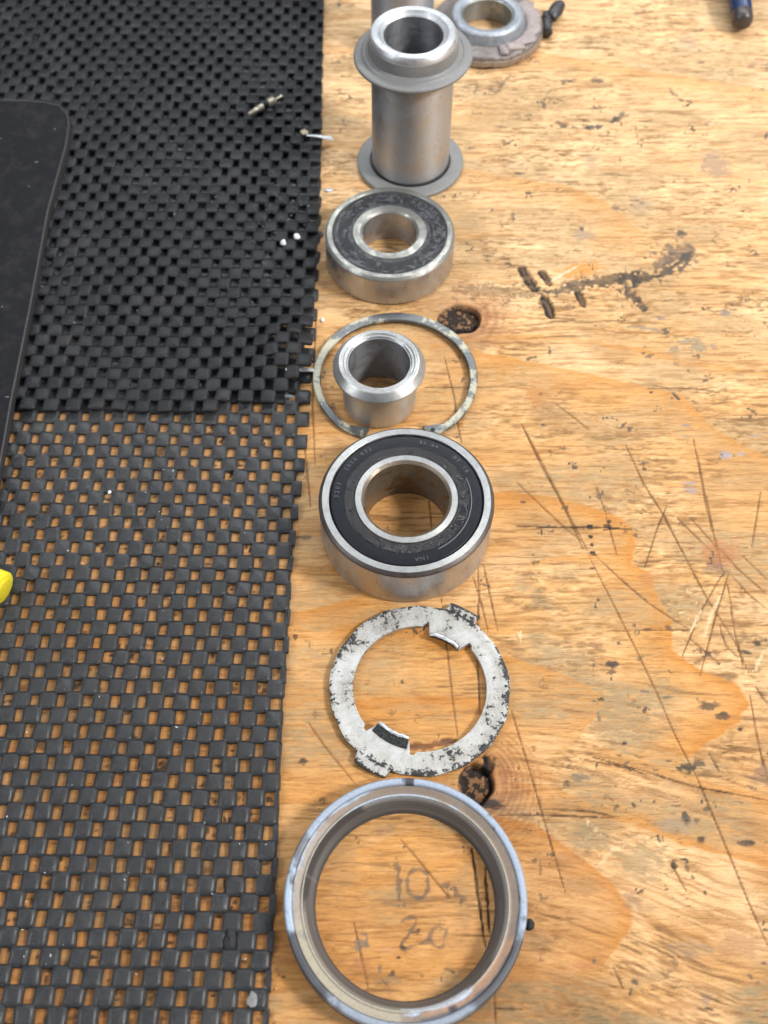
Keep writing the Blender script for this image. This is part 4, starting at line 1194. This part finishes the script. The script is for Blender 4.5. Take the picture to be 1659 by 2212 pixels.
# dark splined stub right of the hub
def rough_lump(name, pts_r, mat, parent, loc, seed, seg=28, axis=(0, 0, 1), amp=.25):
    rs = random.Random(seed)
    V, Fc = [], []
    n = len(pts_r)
    for j, (r, z) in enumerate(pts_r):
        for i in range(seg):
            a = 2 * math.pi * i / seg
            rr = r * (1 + amp * (rs.random() - .5))
            V.append((rr * math.cos(a), rr * math.sin(a), z))
    for j in range(n - 1):
        for i in range(seg):
            i2 = (i + 1) % seg
            Fc.append((j * seg + i, j * seg + i2, (j + 1) * seg + i2, (j + 1) * seg + i))
    Fc.append(tuple(range(seg))[::-1]); Fc.append(tuple((n - 1) * seg + i for i in range(seg)))
    o = mesh(name, V, Fc, mat, parent, 50)
    o.location = (loc[0] * S, loc[1] * S, loc[2] * S)
    q = Vector((0, 0, 1)).rotation_difference(Vector(axis).normalized())
    o.rotation_euler = q.to_euler()
    return o
x0, y0 = P(1183, 66, 2)
st = empty("splined_stub", x0, y0)
tag(st, "small dark knobbly metal fitting just right of the scorched hub", "fitting")
rough_lump("threaded_stem", [(1.6, 0), (2.2, .5), (2.2, 3), (1.8, 3.3), (2.2, 3.7), (2.2, 6), (1.8, 6.4), (2.4, 7), (2.4, 10)], M_DARKMET, st, (-.5, 0, 2.6), 2, 16, (.1, 1, 0), .12)
rough_lump("clamp_head", [(2.0, 0), (2.6, .8), (2.8, 3), (3.0, 6.5), (2.6, 9.3)], M_DARKMET, st, (1.6, 6.5, 3.4), 3, 12, (.5, .9, .1), .3)
rough_lump("end_nut", [(1.6, 0), (2.5, .3), (2.5, 2.6), (1.8, 3)], M_DARKMET, st, (-.6, -3.0, 2.7), 4, 6, (.1, 1, 0), .05)

# ------------------------------------------------------------------ blue handled tool, far right
x0, y0 = P(1604, 58, 4.5)
bt = empty("blue_tool", x0, y0)
tag(bt, "rounded end of a dark blue tool handle at the top right corner", "tool")
ax = (.05, 1, .10)
def rod(name, prof, mat, parent, axis, loc, seg=48):
    V, Fc = [], []
    for r, z in prof:
        for i in range(seg):
            a = 2 * math.pi * i / seg
            V.append((r * math.cos(a), r * math.sin(a), z))
    for j in range(len(prof) - 1):
        for i in range(seg):
            i2 = (i + 1) % seg
            Fc.append((j * seg + i, j * seg + i2, (j + 1) * seg + i2, (j + 1) * seg + i))
    Fc.append(tuple(range(seg))[::-1]); Fc.append(tuple((len(prof) - 1) * seg + i for i in range(seg)))
    o = mesh(name, V, Fc, mat, parent, 50)
    o.location = (loc[0] * S, loc[1] * S, loc[2] * S)
    o.rotation_euler = Vector((0, 0, 1)).rotation_difference(Vector(axis).normalized()).to_euler()
    return o
rod("tool_tip", [(.6, 0), (2.4, .25), (3.7, 1.1), (4.35, 2.4), (4.55, 4.2), (4.55, 6.4)], M_TIP, bt, ax, (0, 0, 5.5))
rod("handle", [(4.5, 6.45), (4.6, 6.6), (4.65, 60), (4.2, 62)], M_BLUE, bt, ax, (0, 0, 5.5))

# ------------------------------------------------------------------ black plate on the mat, left
pz = 8.5
pts = [P(-260, 205, pz), P(60, 210, pz), P(100, 213, pz), P(130, 222, pz), P(146, 240, pz), P(150, 262, pz), P(144, 305, pz), P(104, 450, pz), P(66, 655, pz), P(24, 862, pz), P(-2, 1010, pz), P(-30, 1150, pz)]
pts = [pts[0]] + pts[1:] + [P(-420, 1150, pz)]
pm = np.mean(np.array(pts), 0)
plate = empty("black_plate", pm[0], pm[1], 4.0)
tag(plate, "flat black plate with a rounded corner lying on the rubber mats at the left edge", "plate")
def inset(pts, d):
    out = []
    n = len(pts)
    for i in range(n):
        a, b, c_ = Vector(pts[i - 1]), Vector(pts[i]), Vector(pts[(i + 1) % n])
        n1 = Vector((-(b - a).y, (b - a).x)).normalized(); n2 = Vector((-(c_ - b).y, (c_ - b).x)).normalized()
        nn = (n1 + n2).normalized()
        out.append((b.x + nn.x * d, b.y + nn.y * d))
    return out
def area2(p): return sum(p[i][0] * p[(i + 1) % len(p)][1] - p[(i + 1) % len(p)][0] * p[i][1] for i in range(len(p)))
if area2(pts) < 0: pts = pts[::-1]
loops = [(inset(pts, .4), 0.0), (pts, .5), (pts, 2.7), (inset(pts, .25), 3.3), (inset(pts, .5), 3.45), (inset(pts, .8), 3.45), (inset(pts, 1.0), 3.3)]
V, Fc = [], []
n = len(pts)
for lp, z in loops:
    V += [(x - pm[0], y - pm[1], z) for x, y in lp]
for j in range(len(loops) - 1):
    for i in range(n):
        i2 = (i + 1) % n
        Fc.append((j * n + i, j * n + i2, (j + 1) * n + i2, (j + 1) * n + i))
Fc.append(tuple(range(n))[::-1])
mesh("rim", V, Fc, plastic("grey_plate_rim", (.030, .028, .029), .45, .2, .04, .4), plate, 30)
V = [(x - pm[0], y - pm[1], 3.25) for x, y in inset(pts, .9)]
mesh("panel", V, [tuple(range(n))], M_PLATE, plate, 0)

# ------------------------------------------------------------------ yellow handle end at the left edge
x0, y0 = P(19, 1274, 6)
x0 -= 1.4
ye = empty("yellow_handle", x0, y0)
tag(ye, "bright yellow plastic handle end poking in from the left edge over the mat", "tool handle")
rod("grip", [(4.6, 0.0), (5.1, .25), (5.3, .8), (5.3, 40), (4.5, 41)], M_YEL, ye, (-.93, .36, .04), (0, 0, 6.4), 12)
rod("end_plug", [(2.6, -.7), (3.2, -.5), (3.4, 0.3)], plastic("darker_yellow_plug", (.70, .58, .03), .45, .15, .05, .5), ye, (-.93, .36, .04), (0, 0, 6.4), 20)

# ------------------------------------------------------------------ valve core on the mat
x0, y0 = P(583, 226, 5)
vc = empty("valve_core", x0, y0, 4.3)
tag(vc, "tiny pale brass valve core with black seal lying on the upper mat", "valve core")
va = (1.0, .78, .06)
L0 = -10.4
rod("stem", [(.5, L0), (.8, L0 + .3), (.9, L0 + 2.6), (1.15, L0 + 2.9), (1.2, L0 + 4.0), (.9, L0 + 4.3), (1.25, L0 + 4.7), (1.3, L0 + 7.0), (.8, L0 + 7.3)], M_BRASS, vc, va, (0, 0, 1.6), 20)
rod("black_seal", [(1.0, L0 + 7.2), (1.2, L0 + 7.6), (1.2, L0 + 9.0), (1.0, L0 + 9.2)], M_SEAL, vc, va, (0, 0, 1.6), 20)
rod("threaded_head", [(1.0, L0 + 9.2), (1.9, L0 + 9.5), (1.6, L0 + 9.9), (2.0, L0 + 10.3), (1.65, L0 + 10.7), (2.0, L0 + 11.1), (1.65, L0 + 11.5), (2.0, L0 + 11.9), (1.7, L0 + 12.6), (1.3, L0 + 12.9), (.9, L0 + 13.3)], M_BRASS, vc, va, (0, 0, 1.6), 20)
rod("pin", [(.45, L0 + 13.2), (.45, L0 + 15.6), (.7, L0 + 15.8), (.7, L0 + 16.4), (.3, L0 + 16.6)], M_BRASS, vc, va, (0, 0, 1.6), 12)

# ------------------------------------------------------------------ scraps
def scrap(name, label, cat, px, py, z, r, mat, seed, sy=1.0, sz=.8, group=None, rz=0.0):
    rs = random.Random(seed)
    V, Fc = [], []
    ns, nr = 10, 6
    for j in range(nr + 1):
        ph = math.pi * j / nr
        for i in range(ns):
            a = 2 * math.pi * i / ns
            k = r * (1 + rs.uniform(-.22, .22))
            V.append((k * math.sin(ph) * math.cos(a), k * sy * math.sin(ph) * math.sin(a), k * sz * math.cos(ph)))
    for j in range(nr):
        for i in range(ns):
            i2 = (i + 1) % ns
            Fc.append((j * ns + i, (j + 1) * ns + i, (j + 1) * ns + i2, j * ns + i2))
    x, y = P(px, py, z)
    o = mesh(name, V, Fc, mat, None, 60)
    o.location = (x * S, y * S, (z + r * sz * .7) * S); o.rotation_euler = (0, 0, rz)
    return tag(o, label, cat, group)
scrap("plastic_bead", "tiny white bead on the mat, left one of the two beside the small bearing", "bead", 612, 527, 3.6, 1.15, M_WHITE, 1, 1, .9)
scrap("plastic_bead", "tiny white bead near the mat edge, right one of the two beside the small bearing", "bead", 642, 514, 3.6, 1.25, M_WHITE, 2, 1, .9)
scrap("paper_scrap", "pale grey scrap on the wood between mat and flanged tube", "scrap", 710, 412, 0, 1.7, M_FOIL, 3, .7, .25)
scrap("paper_scrap", "pale translucent crumb against the left side of the small bearing", "scrap", 690, 508, 0, 1.6, M_LINT, 4, .7, .6)
scrap("cream_crumb", "cream crumb on the mat beside the silver foil strip", "crumb", 657, 288, 3.8, 1.4, M_CREAM, 5, .9, .6)
scrap("white_crumb", "white speck on the wood left of the snap ring", "crumb", 697, 693, 0, .75, M_WHITE, 6)
scrap("black_crumb", "black rubber crumb touching the right side of the largest ring", "crumb", 1143, 1998, 0, 1.3, M_SOOT, 7, 1.2, .7)
scrap("rubber_scrap", "grey square of rubber stuck in a mat hole near the bottom", "scrap", 496, 2031, .4, 1.7, M_SOOT, 8, 1.7, .5)
scrap("wax_scrap", "pale glassy scrap on the mat edge at the bottom", "scrap", 546, 2160, 1.4, 1.3, M_WASHER, 9, 1.5, .22)
scrap("gray_fluff", "grey tuft of fluff on the mat beside the snap ring", "fluff", 625, 858, 3.6, 1.5, M_LINT, 10, .5, .35)
scrap("tiny_pearl", "shiny white speck on the lower mat near its middle", "crumb", 237, 1064, 1.4, .6, M_WHITE, 11)
def strip(name, label, cat, pts, w, th, mat):
    """flat bent ribbon through world points"""
    V, Fc = [], []
    for i, p in enumerate(pts):
        q = Vector(pts[min(i + 1, len(pts) - 1)]) - Vector(pts[max(i - 1, 0)])
        s_ = Vector((-q.y, q.x, 0)).normalized()
        ww = w[i] if isinstance(w, (list, tuple)) else w
        for sgn, dz in ((-1, 0), (1, 0), (1, th), (-1, th)):
            V.append((p[0] + s_.x * ww * .5 * sgn, p[1] + s_.y * ww * .5 * sgn, p[2] + dz))
    for i in range(len(pts) - 1):
        for k in range(4):
            l = (k + 1) % 4
            Fc.append((i * 4 + k, (i + 1) * 4 + k, (i + 1) * 4 + l, i * 4 + l))
    Fc.append((3, 2, 1, 0)); Fc.append(tuple(len(V) - 4 + k for k in range(4)))
    o = mesh(name, V, Fc, mat, None, 40)
    return tag(o, label, cat)
def wp(px, py, z): return (*P(px, py, z), z)
strip("foil_strip", "crumpled silver foil strip reaching from the mat edge onto the wood", "foil", [wp(662, 293, 4.6), wp(676, 294, 4.8), wp(692, 296, 4.2), wp(706, 299, 3.4), wp(718, 299, 2.6)], [.7, .8, 1.4, 2.4, 2.8], .3, M_FOIL)
strip("white_thread", "short white thread woven through the mat edge left of the snap ring", "thread", [wp(618, 797, 5.2), wp(636, 799, 5.0), wp(652, 800, 3.6), wp(668, 800, 2.6), wp(682, 801, 1.2)], 1.3, .4, M_WHITE)
# dust, lint and filings scattered over mats and plate: nobody could count them
def litter(name, n, region, mat, smin, smax, seed, label, cat):
    rs = random.Random(seed)
    V, Fc = [], []
    for i in range(n):
        px, py, z = region(rs)
        x, y = P(px, py, z)
        s_ = rs.uniform(smin, smax); a = rs.uniform(0, 6.28); el = rs.uniform(1, 3)
        b0 = len(V)
        for (u, v, w) in ((-1, -1, 0), (1, -.6, 0), (.7, 1, 0), (-.6, .8, 0), (0, 0, 1.0)):
            uu, vv = u * s_ * el * .5, v * s_ * .5
            V.append((x + uu * math.cos(a) - vv * math.sin(a), y + uu * math.sin(a) + vv * math.cos(a), z + w * s_ * .6))
        Fc += [tuple(b0 + q for q in f) for f in ((0, 1, 4), (1, 2, 4), (2, 3, 4), (3, 0, 4), (3, 2, 1, 0))]
    o = mesh(name, V, Fc, mat, None, 0)
    return tag(o, label, cat, None, "stuff")
def reg_mat(rs):
    if rs.random() < .55:
        return rs.gauss(600, 40), rs.gauss(470, 70), 3.5
    return rs.uniform(60, 640), rs.uniform(60, 880), 3.5
def fibres(name, n, mat, seed, label):
    rs = random.Random(seed)
    V, Fc = [], []
    for i in range(n):
        px, py = rs.gauss(590, 38), rs.gauss(455, 60)
        x, y = P(px, py, 4.6); a = rs.uniform(0, 6.28); b0 = len(V); m_ = 9
        curl = rs.uniform(-.7, .7)
        for k in range(m_):
            for j in range(3):
                an = 2.1 * j
                V.append((x + .09 * math.cos(an), y + .09 * math.sin(an), 4.3 + .5 * math.sin(k * .6 + i) + .09 * math.cos(an)))
            x += .75 * math.cos(a); y += .75 * math.sin(a); a += curl * rs.uniform(.4, 1.2)
        for k in range(m_ - 1):
            for j in range(3):
                l = (j + 1) % 3
                Fc.append((b0 + k * 3 + j, b0 + k * 3 + l, b0 + k * 3 + 3 + l, b0 + k * 3 + 3 + j))
    o = mesh(name, V, Fc, mat, None, 0)
    return tag(o, label, "lint", None, "stuff")
fibres("lint_fibres", 16, M_LINT, 12, "curly pale fibres caught on the upper rubber mat")
litter("lint_specks", 90, reg_mat, M_LINT, .25, .8, 1, "fine grey lint and filings scattered over the upper rubber mat", "lint")
def reg_low(rs):
    return rs.uniform(0, 600), rs.uniform(920, 2200), 1.75
litter("dust_specks", 60, reg_low, M_WHITE, .12, .32, 2, "tiny pale dust specks scattered on the lower rubber mat", "dust")
def reg_plate(rs):
    v = rs.uniform(260, 860); return rs.uniform(0, 140 - (v - 260) * .18), v, 7.4
litter("plate_crumbs", 7, reg_plate, M_LINT, .25, .7, 3, "pale crumbs scattered on the black plate", "crumbs")
